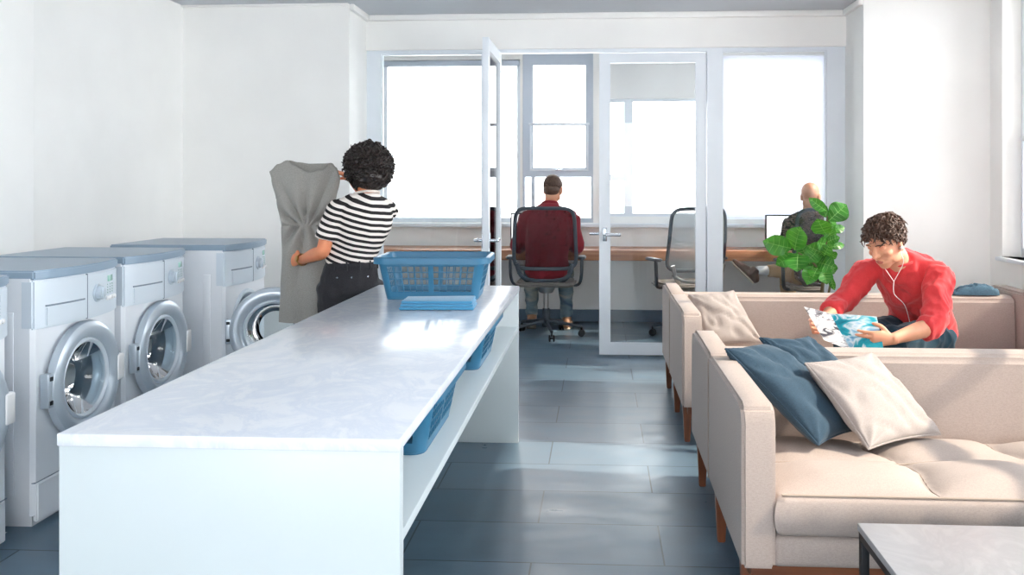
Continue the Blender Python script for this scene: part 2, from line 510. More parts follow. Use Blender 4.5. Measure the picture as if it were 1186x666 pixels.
# ------------------------------------------------------------------ room shell
def plate(bm, axis, rect, holes, d0, d1):
    """slab with rectangular holes; axis 'y': (x0,x1,z0,z1), axis 'x': (y0,y1,z0,z1), axis 'z': (x0,x1,y0,y1)"""
    us = sorted(set([rect[0], rect[1]] + [h for q in holes for h in q[:2] if rect[0] < h < rect[1]]))
    vs_ = sorted(set([rect[2], rect[3]] + [h for q in holes for h in q[2:] if rect[2] < h < rect[3]]))
    def P(u, v, d): return V(u, d, v) if axis == 'y' else (V(d, u, v) if axis == 'x' else V(u, v, d))
    solid = {}
    for i in range(len(us) - 1):
        for j in range(len(vs_) - 1):
            cu, cv = (us[i] + us[i + 1]) / 2, (vs_[j] + vs_[j + 1]) / 2
            solid[i, j] = not any(q[0] < cu < q[1] and q[2] < cv < q[3] for q in holes)
    cache = {}
    def vert(i, j, d):
        k = (i, j, d)
        if k not in cache: cache[k] = bm.verts.new(P(us[i], vs_[j], d))
        return cache[k]
    for (i, j), s in solid.items():
        if not s: continue
        for d in (d0, d1): bm.faces.new([vert(*q, d) for q in ((i, j), (i + 1, j), (i + 1, j + 1), (i, j + 1))])
        for (di, dj), (a, b) in (((-1, 0), ((i, j), (i, j + 1))), ((1, 0), ((i + 1, j), (i + 1, j + 1))),
                                 ((0, -1), ((i, j), (i + 1, j))), ((0, 1), ((i, j + 1), (i + 1, j + 1)))):
            if not solid.get((i + di, j + dj), False):
                bm.faces.new((vert(*a, d0), vert(*b, d0), vert(*b, d1), vert(*a, d1)))
    bmesh.ops.recalc_face_normals(bm, faces=bm.faces)
    return bm

CZ = 2.53
struct('floor', box(NB(), -3.3, 3.1, -3.2, 8.3, -0.1, 0), 'floor')
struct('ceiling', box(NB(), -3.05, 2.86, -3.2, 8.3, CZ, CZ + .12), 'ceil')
struct('wall_left', box(NB(), -3.05, -2.93, -3.2, 8.2, 0, CZ), 'wall')
struct('wall_left_pier', box(NB(), -2.93, -2.75, -3.2, 4.06, 0, CZ, .006), 'wall')
struct('wall_front_left', box(NB(), -2.93, -1.74, 5.93, 6.46, 0, CZ), 'wall')
struct('wall_front_right', box(NB(), 1.785, 2.62, 5.95, 6.46, 0, CZ), 'wall')
RW = [(-1.6, .9, .80, 2.505), (1.45, 5.78, .80, 2.505), (6.52, 7.40, .80, 2.505)]
struct('wall_right', plate(NB(), 'x', (-3.2, 8.2, 0, CZ), RW, 2.62, 2.86), 'wall')
BW = [(-2.04, -.735, .912, 2.43), (-.712, -.056, .912, 2.482), (.03, 1.0, .97, 2.06), (1.12, 2.07, .95, 2.45)]
struct('wall_rear_unseen', plate(NB(), 'y', (-2.93, 2.62, 0, CZ), [(-2.5, -.35, .85, 2.4), (-.1, 2.2, .85, 2.4)], -3.3, -3.2), 'wall')  # unseen wall behind the camera, added with openings to limit light on the foreground
struct('wall_back', plate(NB(), 'y', (-2.93, 2.62, 0, CZ), BW, 8.0, 8.2), 'wall')
struct('wall_header', box(NB(), -1.74, 1.785, 6.36, 6.46, 2.272, CZ), 'wall')
struct('baseboard_back', box(NB(), -2.93, 2.62, 7.985, 8.0, 0, .11), 'base')
t = NB(); box(t, -2.93, 2.62, 7.93, 8.0, .872, .908, .006)
struct('trim_1', t, 'trim')                                          # ledge under the office windows
t = NB()
box(t, -1.74, 1.785, 6.325, 6.36, 2.485, CZ, .008); box(t, -1.74, -1.705, 5.93, 6.325, 2.485, CZ, .008); box(t, 1.75, 1.785, 5.95, 6.325, 2.485, CZ, .008)
box(t, -2.93, -1.74, 5.90, 5.93, 2.515, CZ, .004)
struct('trim_2', t, 'wall')                                          # cornice
# glazed partition between laundry lounge and office
t = NB()
plate(t, 'y', (-1.74, 1.785, 0, 2.272), [(-1.631, -.868, .11, 2.246), (-.745, .79, 0.0 - .01, 2.246), (.899, 1.653, .11, 2.25)], 6.385, 6.445)
struct('trim_3', t, 'trim')

def glazing(name, axis, rect, panes, d0, d1, mframe='trim', pane='glass'):
    root = struct(name, plate(NB(), axis, rect, panes, d0, d1), mframe)
    dm = (d0 + d1) / 2
    for q in panes:
        b = NB()
        if axis == 'y': box(b, q[0] - .006, q[1] + .006, dm - .003, dm + .003, q[2] - .006, q[3] + .006)
        else: box(b, dm - .003, dm + .003, q[0] - .006, q[1] + .006, q[2] - .006, q[3] + .006)
        part('pane', b, pane, root)
    return root
glazing('window_1', 'y', (-1.631, -.868, .11, 2.246), [(-1.622, -.877, .12, 2.238)], 6.40, 6.43)
glazing('window_2', 'y', (.899, 1.653, .11, 2.25), [(.907, 1.645, .12, 2.242)], 6.40, 6.43)

def lever(bm, x, y, z, sx, sy):
    """lever handle; plate on a stile, lever reaching sideways along sx, standing off along sy"""
    box(bm, x - .016, x + .016, min(y, y + sy * .008), max(y, y + sy * .008), z - .05, z + .05, .003)
    tube(bm, [(x, y, z), (x, y + sy * .05, z), (x + sx * .02, y + sy * .055, z), (x + sx * .115, y + sy * .052, z)], .0105, 10, 2)
    return bm
# closed leaf
d = glazing('door_2', 'y', (.0, .782, .012, 2.238), [(.083, .708, .098, 2.168)], 6.395, 6.435)
part('handle', lever(NB(), .042, 6.395, .90, 1, -1), 'chrome', d, 'chrome lever handle on the lounge side')
part('handle', lever(NB(), .042, 6.435, .90, -1, 1), 'chrome', d, 'chrome lever handle on the office side')
# open leaf, swung 90 degrees towards the camera
d = glazing('door_1', 'x', (5.63, 6.385, .012, 2.238), [(5.705, 6.31, .098, 2.16)], -.765, -.725)
def lever_x(bm, x, y, z, sx):
    box(bm, min(x, x + sx * .008), max(x, x + sx * .008), y - .016, y + .016, z - .05, z + .05, .003)
    tube(bm, [(x, y, z), (x + sx * .05, y, z), (x + sx * .055, y + .02, z), (x + sx * .052, y + .115, z)], .0105, 10, 2)
    return bm
part('handle', lever_x(NB(), -.725, 5.668, .90, 1), 'chrome', d, 'chrome lever handle')
part('handle', lever_x(NB(), -.765, 5.668, .90, -1), 'chrome', d, 'chrome lever handle')
t = NB()
for z in (.25, 1.12, 2.0): cyl(t, (-.745, 6.392, z), (0, 0, 1), .009, .09, 12)
part('hinge', t, 'chrome', d)

# office windows
wd = glazing('window_3', 'y', BW[0], [(-2.0, -.77, .955, 2.40)], 8.06, 8.12)
part('blind_cassette', box(NB(), -2.03, -.745, 8.0, 8.055, 2.372, 2.425, .008), 'grey_frame', wd, 'grey roller blind cassette')
wd = glazing('window_4', 'y', BW[1], [(-.617, -.128, 1.84, 2.379), (-.617, -.128, 1.424, 1.815), (-.60, -.075, .955, 1.335), (-.692, -.632, .955, 1.335)], 8.03, 8.1, 'grey_frame')
t = NB(); box(t, -.655, -.09, 8.0, 8.03, 1.818, 1.838, .003)
box(t, -.645, -.628, 8.005, 8.03, 1.40, 1.818, .003); box(t, -.117, -.10, 8.005, 8.03, 1.40, 1.818, .003); box(t, -.645, -.10, 8.005, 8.03, 1.392, 1.412, .003)
part('sash_frame', t, 'trim', wd)
part('sash_handle', box(NB(), -.41, -.335, 7.985, 8.006, 1.395, 1.41, .004), 'chrome', wd, 'chrome sash handle')
glazing('window_5', 'y', BW[2], [(.05, .231, 1.36, 2.03), (.05, .231, 1.0, 1.30), (.31, .975, 1.0, 2.035)], 8.03, 8.1)
wd = glazing('window_6', 'y', BW[3], [(1.15, 2.04, .98, 2.42)], 8.08, 8.14)
part('roller_blind', box(NB(), 1.13, 2.06, 8.03, 8.034, .96, 2.445), 'blind', wd, 'white roller blind drawn down')

# windows in the right wall
def side_window(name, y0, y1, nsash):
    z0, z1 = .80, 2.505
    cuts = [y0] + list(nsash) + [y1]; panes = []
    for k in range(len(cuts) - 1):
        a, b = cuts[k] + .035, cuts[k + 1] - .035
        panes += [(a, b, .85, 1.545), (a, b, 1.585, 2.47)]
    wd = glazing(name, 'x', (y0, y1, z0, z1), panes, 2.74, 2.80)
    part('window_sill', box(NB(), 2.585, 2.74, y0 - .03, y1 + .03, .775, .80, .006), 'trim', wd)
    t = NB()
    for k in range(len(cuts) - 1):
        a, b = cuts[k] + .04, cuts[k + 1] - .04
        box(t, 2.715, 2.74, a, b, 1.55, 1.58, .004); box(t, 2.72, 2.74, a - .002, a + .02, .86, 1.55, .004); box(t, 2.72, 2.74, b - .02, b + .002, .86, 1.55, .004)
    part('sash_frame', t, 'trim', wd)
side_window('window_7', -1.6, .9, (-.35,))
side_window('window_8', 1.45, 5.78, (4.35,))
side_window('window_9', 6.52, 7.40, ())

# ------------------------------------------------------------------ folding bench
R = thing('laundry_folding_bench', 'long white folding bench with marble top and open shelf, in front of the washing machines', 'bench', (-.749, 2.985, 0))
def wp(name, bm, m, root, label=None, **k): return part(name, bm, m, root, label, world=True, **k)
wp('countertop', box(NB(), -1.103, -.396, 1.697, 4.274, .744, .770, .003), 'marble', R, 'white marble countertop')
wp('end_panel', box(NB(), -1.103, -.398, 1.705, 1.74, 0, .744, .002), 'bench', R)
wp('end_panel', box(NB(), -1.10, -.398, 4.232, 4.268, 0, .744, .002), 'bench', R)
wp('shelf', box(NB(), -1.095, -.40, 1.74, 4.232, .548, .572, .002), 'bench', R)
wp('back_panel', box(NB(), -1.10, -1.08, 1.74, 4.232, .02, .744, .002), 'bench', R)

# ------------------------------------------------------------------ washing machines (front faces +x)
WD, WW, WH = .62, .55, .955
def arc(y, k=.042): return k * (1 - ((y - WW / 2) / (WW / 2)) ** 2)
def make_washer(label):
    r = thing('washing_machine', label, 'washing machine', group='front loading washing machines along the left wall')
    cy, cz, n = WW / 2, .50, 64
    b = NB(); hr = .178
    y0, y1, z0, z1, c = .0, WW, .045, .93, .014
    inner = [b.verts.new(V(0, cy + hr * cos(2 * pi * k / n), cz + hr * sin(2 * pi * k / n))) for k in range(n)]
    corners = [(y0 + c, z0), (y1 - c, z0), (y1 - c, z1), (y0 + c, z1)]
    angs = [math.atan2(q[1] - cz, q[0] - cy) % (2 * pi) for q in corners]
    outer = []
    for k in range(n):
        a = 2 * pi * k / n; ca, sa = cos(a), sin(a)
        tt = min([((y1 - c - cy) / ca) if ca > 1e-6 else ((y0 + c - cy) / ca if ca < -1e-6 else 9), ((z1 - cz) / sa) if sa > 1e-6 else ((z0 - cz) / sa if sa < -1e-6 else 9)])
        p = (cy + tt * ca, cz + tt * sa)
        for q, qa in zip(corners, angs):
            if abs((a - qa + pi) % (2 * pi) - pi) <= pi / n + 1e-6: p = q
        outer.append(b.verts.new(V(0, *p)))
    for k in range(n): b.faces.new((inner[k], inner[(k + 1) % n], outer[(k + 1) % n], outer[k]))
    def quad(*ps): b.faces.new([b.verts.new(V(*p)) for p in ps])
    for (ya, yb) in ((y0, y0 + c), (y1, y1 - c)):
        quad((0, yb, z0), (0, yb, z1), (-c, ya, z1), (-c, ya, z0))
        quad((-c, ya, z0), (-c, ya, z1), (-WD, ya, z1), (-WD, ya, z0))
    quad((-WD, y0, z0), (-WD, y0, z1), (-WD, y1, z1), (-WD, y1, z0))
    quad((0, y0, z1), (0, y1, z1), (-WD, y1, z1), (-WD, y0, z1)); quad((0, y0, z0), (0, y1, z0), (-WD, y1, z0), (-WD, y0, z0))
    for s, ya in ((-1, y0), (1, y1)):                                 # pressed stiffening rib of the side wall
        box(b, -.115, -.075, ya - .004 if s < 0 else ya - .002, ya + .002 if s < 0 else ya + .004, .12, .80, .0035, 2)
    box(b, -.60, -.02, .02, WW - .02, .0, .05)
    cab = part('cabinet', b, 'enamel', r)
    part('kick_panel', prism(NB(), [(-.01, .012), (.006, .016), (.008, .1), (.008, WW - .1), (.006, WW - .016), (-.01, WW - .012)], .02, .163, 'z', .004), 'enamel', r)
    part('plinth_groove', box(NB(), -.03, .002, .004, WW - .004, .1645, .1675), 'groove', r)
    part('drum', lathe(NB(), [(hr, 0), (.182, -.05), (.215, -.06), (.215, -.36), (.12, -.385), (0, -.39)], (0, cy, cz), (1, 0, 0), 48), 'drum', r)
    part('door_gasket', lathe(NB(), [(hr + .018, .002), (hr + .012, .012), (hr - .004, .012), (hr - .022, -.004), (hr - .028, -.03), (hr - .004, -.045)], (0, cy, cz), (1, 0, 0), 48), 'panel', r)
    ys = [WW * k / 16 for k in range(17)]
    pan = [(-.05, -.002), (.0, -.002)] + [(.004 + arc(y), y) for y in ys[1:-1]] + [(.0, WW + .002), (-.05, WW + .002)]
    cp = part('control_panel', prism(NB(), pan, .735, .9185, 'z', .006), 'panel', r)
    lid = [(-WD, -.004), (.004, -.004)] + [(.012 + arc(y), y) for y in ys[1:-1]] + [(.004, WW + .004), (-WD, WW + .004)]
    part('lid', prism(NB(), lid, .92, .955, 'z', .006), 'lid', r)
    b = NB(); yy = [.045 + (.245 - .045) * k / 6 for k in range(7)]
    prism(b, [(.0, yy[0])] + [(.009 + arc(y), y) for y in yy] + [(.0, yy[-1])], .742, .815, 'z', .004)
    dr = part('detergent_drawer', b, 'panel', cp)
    b = NB(); prism(b, [(.0, yy[0])] + [(.0065 + arc(y), y) for y in yy] + [(.0, yy[-1])], .816, .822, 'z')
    part('drawer_groove', b, 'groove', cp)
    b = NB(); yv = .262; prism(b, [(.0, yv), (.0052 + arc(yv), yv), (.0052 + arc(yv + .003), yv + .003), (0, yv + .003)], .738, .917, 'z')
    part('panel_seam', b, 'groove', cp)
    yd = .335; xd = .004 + arc(yd); ax = V(1, .1, 0)
    b = NB(); cyl(b, (xd - .002, yd, .832), ax, .037, .008, 32, .002); cyl(b, (xd, yd, .832), ax, .028, .024, 32, .004)
    box(b, xd + .022, xd + .03, yd - .004, yd + .004, .808, .856, .002)
    part('dial', b, 'silver', cp)
    yb_ = .452; xb = .004 + arc(yb_)
    rot = Matrix.Translation((xb, yb_, 0)) @ Matrix.Rotation(radians(16), 4, 'Z')
    part('display', box(NB(), -.003, .004, -.026, .026, .868, .893, .001, mtx=rot), 'lcd', cp, 'green lit display')
    b = NB()
    for k in range(4):
        y_ = .415 + k * .027; cyl(b, (.002 + arc(y_), y_, .80), (1, .25, 0), .009, .010, 14, .002)
    part('buttons', b, 'white', cp)
    b = NB()
    for i in range(3):
        for k in range(4):
            y_ = .425 + i * .025; cyl(b, (.002 + arc(y_), y_, .822 + k * .011), (1, .25, 0), .0025, .004, 8)
    part('indicator_lights', b, 'lcd', cp)
    # door about the centre of its ring
    b = lathe(NB(), [(.226, .012), (.229, .026), (.224, .042), (.208, .052), (.186, .052), (.17, .044), (.158, .026), (.156, .012)], (0, 0, 0), (1, 0, 0), 64, True)
    door = part('door', b, 'silver', r); door.location = (.004, cy, cz)
    part('inner_ring', lathe(NB(), [(.160, .012), (.159, .03), (.150, .036), (.141, .028), (.139, .010)], (0, 0, 0), (1, 0, 0), 64, True), 'panel', door)
    part('door_glass', lathe(NB(), [(.141, .024), (.12, .0), (.10, -.035), (.088, -.07), (0, -.078)], (0, 0, 0), (1, 0, 0), 48), 'door_glass', door)
    part('door_handle', box(NB(), .012, .056, .186, .236, -.055, .055, .008, 3), 'white', door, 'white door handle')
    b = NB(); box(b, .0, .036, -.246, -.212, -.065, .065, .006)
    hg = part('hinge', b, 'silver', door)
    for z in (-.045, .045): part('hinge_cap', box(NB(), .034, .039, -.24, -.222, z - .008, z + .008, .002), 'rubber', hg)
    return r, door
w0, dr0 = make_washer('second washing machine from the camera, its round door and dial seen beside the bench')
w0.location = (-2.09, 3.08, 0)
dup(w0, (-2.09, 2.39, 0), 0, 'washing machine cut off by the left edge, nearest to the camera')
dup(w0, (-2.085, 3.68, 0), 0, 'washing machine with closed door, next to the one with the open door')
w3 = dup(w0, (-1.96, 4.42, 0), 0, 'white washing machine standing with its round door open')
for ch in w3.children:
    if ch.name.startswith('door') and 'gasket' not in ch.name:
        ch.location = (.008 + .232 * sin(radians(75)), .035 + .232 * cos(radians(75)), .50); ch.rotation_euler = (0, 0, radians(-75))

# ------------------------------------------------------------------ laundry baskets
def rrect(w_, d_, r, nc=6):
    out = []
    for cx, cy, a0 in ((w_ / 2 - r, -d_ / 2 + r, -90), (w_ / 2 - r, d_ / 2 - r, 0), (-w_ / 2 + r, d_ / 2 - r, 90), (-w_ / 2 + r, -d_ / 2 + r, 180)):
        for k in range(nc + 1):
            a = radians(a0 + 90 * k / nc); out.append((cx + r * cos(a), cy + r * sin(a)))
    return out
def make_basket(label):
    r = thing('laundry_basket', label, 'laundry basket')
    HB = .188; top = (.475, .325, .042); bot = (.405, .262, .034)
    def pt(s, t):
        """s: (side 0..3, f 0..1) or corner (4+i, f)"""
        W_ = bot[0] + (top[0] - bot[0]) * t; D_ = bot[1] + (top[1] - bot[1]) * t; r_ = bot[2] + (top[2] - bot[2]) * t; z = .006 + (HB - .012) * t
        k, f = s
        if k < 4:
            A = [(-W_ / 2 + r_, -D_ / 2), (W_ / 2, -D_ / 2 + r_), (W_ / 2 - r_, D_ / 2), (-W_ / 2, D_ / 2 - r_)][k]
            B = [(W_ / 2 - r_, -D_ / 2), (W_ / 2, D_ / 2 - r_), (-W_ / 2 + r_, D_ / 2), (-W_ / 2, -D_ / 2 + r_)][k]
            return V(A[0] + (B[0] - A[0]) * f, A[1] + (B[1] - A[1]) * f, z)
        cx, cy, a0 = [(W_ / 2 - r_, -D_ / 2 + r_, -90), (W_ / 2 - r_, D_ / 2 - r_, 0), (-W_ / 2 + r_, D_ / 2 - r_, 90), (-W_ / 2 + r_, -D_ / 2 + r_, 180)][k - 4]
        a = radians(a0 + 90 * f); return V(cx + r_ * cos(a), cy + r_ * sin(a), z)
    S = []                                                            # (s, solid up to the next)
    for k in range(4):
        n = 12 if k % 2 == 0 else 8
        gap, bar = 1.0, .16; pil = .9 if k % 2 == 0 else .16
        cells = []
        for i in range(n):
            cells.append((gap, False))
            if i < n - 1: cells.append((pil if i == n // 2 - 1 else bar, True))
        tot = sum(c for c, _ in cells); f = 0
        S.append(((k, 0.0), None))
        S[-1] = ((k, 0.0), cells[0][1])
        for i, (cw, sol) in enumerate(cells):
            f += cw / tot
            nxt = cells[i + 1][1] if i + 1 < len(cells) else True
            S.append(((k, min(f, 1.0)), nxt))
        for i in range(1, 6): S.append(((4 + k, i / 6), True))
    T = [0, .07, .16]; tf = [True, True, False]
    for i in range(3):
        pass
    T = [(0, True), (.07, True), (.17, False), (.315, True), (.335, False), (.48, True), (.50, False), (.645, True), (.665, False), (.80, True), (.9, True), (1.0, None)]
    b = NB(); grid = [[b.verts.new(pt(s, t_)) for t_, _ in T] for s, _ in S]
    m = len(S)
    for i in range(m):
        for j in range(len(T) - 1):
            if S[i][1] or T[j][1]:
                b.faces.new((grid[i][j], grid[(i + 1) % m][j], grid[(i + 1) % m][j + 1], grid[i][j + 1]))
    bmesh.ops.delete(b, geom=[v for v in b.verts if not v.link_faces], context='VERTS')
    bmesh.ops.recalc_face_normals(b, faces=b.faces)
    bmesh.ops.solidify(b, geom=b.faces[:], thickness=.0045)
    part('side_wall', b, 'blue', r, ang=50)
    b = NB(); prism(b, [(x, y) for x, y in rrect(bot[0], bot[1], bot[2])], 0.0, .008, 'z', .003); part('base', b, 'blue', r)
    P0, P1 = rrect(top[0] + .0, top[1] + .0, top[2]), rrect(top[0] + .034, top[1] + .034, top[2] + .017)
    b = NB(); n = len(P0)
    prof = [(P0, HB - .012), (P0, HB - .004), ([((a[0] * .6 + c[0] * .4), (a[1] * .6 + c[1] * .4)) for a, c in zip(P0, P1)], HB), (P1, HB - .004), (P1, HB - .03), ([((a[0] * .12 + c[0] * .88), (a[1] * .12 + c[1] * .88)) for a, c in zip(P0, P1)], HB - .03), ([((a[0] * .12 + c[0] * .88), (a[1] * .12 + c[1] * .88)) for a, c in zip(P0, P1)], HB - .012)]
    rg = [[b.verts.new(V(x, y, z)) for x, y in P] for P, z in prof]
    for A, B in zip(rg, rg[1:] + rg[:1]):
        for k in range(n): b.faces.new((A[k], A[(k + 1) % n], B[(k + 1) % n], B[k]))
    part('rim', b, 'blue', r)
    return r
bk = make_basket('empty blue laundry basket on the marble bench top, behind the folded towel')
bk.location = (-.735, 3.86, .7705); bk.rotation_euler.z = radians(2); bk['group'] = 'blue laundry baskets'
k1 = dup(bk, (-.585, 2.42, .5725), radians(90), 'blue laundry basket on the shelf under the bench, nearer the camera', 'blue laundry baskets'); k1.scale = (1, 1, .9)
k2 = dup(bk, (-.585, 3.44, .5725), radians(90), 'blue laundry basket on the shelf under the bench, towards the office end', 'blue laundry baskets'); k2.scale = (1, 1, .9)

# folded towel
b = NB()
prof = []
L = .30
path = [(-L / 2, .006), (L / 2 - .01, .006), (L / 2, .013), (L / 2 - .01, .020), (-L / 2 + .012, .022), (-L / 2 + .002, .029), (-L / 2 + .012, .036), (L / 2 - .004, .036)]
b1 = NB(); w_ = .16
for lvl in range(3):
    z0 = .0005 + lvl * .0125
    box(b1, -L / 2 + .004 * lvl, L / 2 - .003 * lvl, -w_ / 2 + .002 * lvl, w_ / 2, z0, z0 + .0122, .0055, 3)
for v in b1.verts: v.co.z += .002 * noise.noise(v.co * 14) * (1 if v.co.z > .006 else 0)
tw = part('folded_towel', b1, 'towel'); tw.location = (-.655, 3.50, .7705); tw.rotation_euler.z = radians(3)
tag(tw, 'folded blue towel on the marble bench top in front of the basket', 'towel')
# ------------------------------------------------------------------ sofas (local: x along, y=0 front, z up)
SL, SD = 2.10, 1.33
def make_sofa(label):
    r = thing('sofa', label, 'sofa', group='beige box sofas')
    AT, AH, BH = .095, .655, .60
    def arm(x0, x1):
        b = NB()
        front = [(0, .195), (.74, .195), (.742, AH - .015), (.725, AH - .004), (.06, AH), (.02, AH - .012), (0, AH - .05)]
        prism(b, front, x0, x1, 'x', .028, 4)
        rear = [(.748, .195), (SD, .195), (SD, AH - .06), (SD - .03, AH - .012), (SD - .09, AH), (.77, AH - .004), (.75, AH - .018)]
        prism(b, rear, x0, x1, 'x', .028, 4)
        return b
    a1 = part('arm', arm(0, AT), 'sofa', r); a2 = part('arm', arm(SL - AT, SL), 'sofa', r)
    for a, x in ((a1, -.0005), (a2, SL + .0005)):
        b = NB(); tube(b, [(x, .745, .20), (x, .745, AH - .03)], .003, 6)
        part('seam', b, 'seam', a)
    b = NB()
    BH = .62; prism(b, [(.925, .26), (.945, BH - .02), (.965, BH), (1.075, BH + .004), (1.105, BH - .012), (SD - .02, .20), (.925, .20)], AT - .006, SL - AT + .006, 'x', .014, 3)
    part('backrest', b, 'sofa', r)
    b = NB(); box(b, AT - .01, SL - AT + .01, .012, SD - .02, .195, .285, .02, 3); part('base', b, 'sofa', r)
    b = NB(); plate(b, 'z', (.03, SL - .03, .03, SD - .03), [(.09, SL - .09, .09, SD - .09)], .155, .1945); part('plinth', b, 'rail', r, 'walnut plinth frame under the seat')
    # tufted seat cushion
    x0, x1, y0, y1, z0, z1 = AT + .006, SL - AT - .006, .004, .92, .287, .402
    SLOPE = .112
    nx, ny, nz = 132, 56, 12
    PX, PY = 4, 2
    b = NB()
    def top(u, v):
        fx, fy = u * PX, v * PY
        fx += .06 * sin(v * 9 + 1) ; fy += .05 * sin(u * 11)
        ax_, ay_ = abs((fx + .5) % 1 - .5) * .48, abs((fy + .5) % 1 - .5) * .46
        puff = (1 - .95 * math.exp(-ax_ / .045)) * (1 - .55 * math.exp(-ay_ / .05)) * (.75 + .25 * sin(pi * (fx % 1)) * sin(pi * (fy % 1)))
        edge = min(1, min(u, 1 - u) * 14) ** .5 * min(1, min(v, 1 - v) * 9) ** .5
        return .046 * puff * edge + .004 * noise.noise(V(u * 14, v * 7, 3)) * edge - .002
    top_v = {}
    for i in range(nx + 1):
        for j in range(ny + 1):
            u, v = i / nx, j / ny
            ins = .012
            top_v[i, j] = b.verts.new(V(x0 + ins + (x1 - x0 - 2 * ins) * u, y0 + ins + (y1 - y0 - 2 * ins) * v, z1 - SLOPE * v + top(u, v)))
    for i in range(nx):
        for j in range(ny): b.faces.new((top_v[i, j], top_v[i + 1, j], top_v[i + 1, j + 1], top_v[i, j + 1]))
    loop = [(i, 0) for i in range(nx)] + [(nx, j) for j in range(ny)] + [(i, ny) for i in range(nx, 0, -1)] + [(0, j) for j in range(ny, 0, -1)]
    nrm = {}
    prev = [top_v[q] for q in loop]
    for k in range(1, nz + 1):
        t_ = k / nz; ring = []
        for (i, j) in loop:
            u, v = i / nx, j / ny
            d_ = V((-1 if i == 0 else 1 if i == nx else 0), (-1 if j == 0 else 1 if j == ny else 0), 0)
            bul = .012 + .016 * sin(pi * min(1, t_ * 1.02)) ** .7
            q = top_v[i, j].co
            wr = .020 * max(0, noise.noise(V(q.x * 9, q.y * 9, 5)) + .25 * noise.noise(V(q.x * 23, q.y * 23, 1))) * t_ ** 1.5
            if k == nz: bul = .006; wr = 0
            zt_ = z1 - SLOPE * v; ring.append(b.verts.new(V(q.x, q.y, zt_ + (z0 - .02 * v - zt_) * t_) + d_ * (bul - wr - .004)))
        n = len(loop)
        for m_ in range(n): b.faces.new((prev[m_], ring[m_], ring[(m_ + 1) % n], prev[(m_ + 1) % n]))
        prev = ring
    b.faces.new(prev)
    top_c = {q: v_.co.copy() for q, v_ in top_v.items()}
    sc = part('seat_cushion', b, 'sofa', r, 'beige tufted seat cushion', ang=60)
    b = NB(); e = .002
    loop_pts = [top_v_co for top_v_co in [(x0 + .01, y0 + .006, z1 - .003), (x1 - .01, y0 + .006, z1 - .003)]]
    tube(b, [(x0 + .012, y0 + .008, z1 + .0), ((x0 + x1) / 2, y0 + .007, z1 + .0), (x1 - .012, y0 + .008, z1 + .0)], .0035, 6)
    part('piping', b, 'seam', sc)
    b = NB()
    def on_top(i, j): return top_c[i, j] + V(0, 0, .0004)
    for k in range(1, PX):
        pts = []
        for j in range(0, ny + 1, 2):
            u = (k - .06 * sin(j / ny * 9 + 1)) / PX
            pts.append(on_top(min(nx, max(0, round(u * nx))), j))
        pts = [pts[0]] + [(a_ + b_ + c_) / 3 for a_, b_, c_ in zip(pts, pts[1:], pts[2:])] + [pts[-1]]
        tube(b, pts, .0022, 5)
    for k in range(1, PY):
        pts = []
        for i in range(4, nx - 3, 2):
            v_ = (k - .05 * sin(i / nx * 11)) / PY
            pts.append(on_top(i, round(v_ * ny)))
        pts = [pts[0]] + [(a_ + b_ + c_) / 3 for a_, b_, c_ in zip(pts, pts[1:], pts[2:])] + [pts[-1]]
        tube(b, pts, .0022, 5)
    part('tuft_seams', b, 'seam', sc)
    for y in (.115, .665, SD - .10):
        for x in (.035, SL - .035):
            b = NB(); t_ = bmesh.new(); bmesh.ops.create_cone(t_, cap_ends=True, segments=4, radius1=.019, radius2=.032, depth=.1935)
            t_.transform(Matrix.Translation((x, y, .0968)) @ Matrix.Rotation(pi / 4, 4, 'Z')); bmesh.ops.bevel(t_, geom=[e_ for e_ in t_.edges], offset=.003, segments=2, affect='EDGES'); merge(b, t_)
            part('leg', b, 'leg', r, 'tapered walnut leg')
    return r
sofa = make_sofa('nearer beige sofa with tufted seat, holding blue and grey cushions')
sofa.location = (.40, 2.45, 0)
dup(sofa, (.40, 4.195, 0), 0, 'farther beige sofa on which the man in red sits')

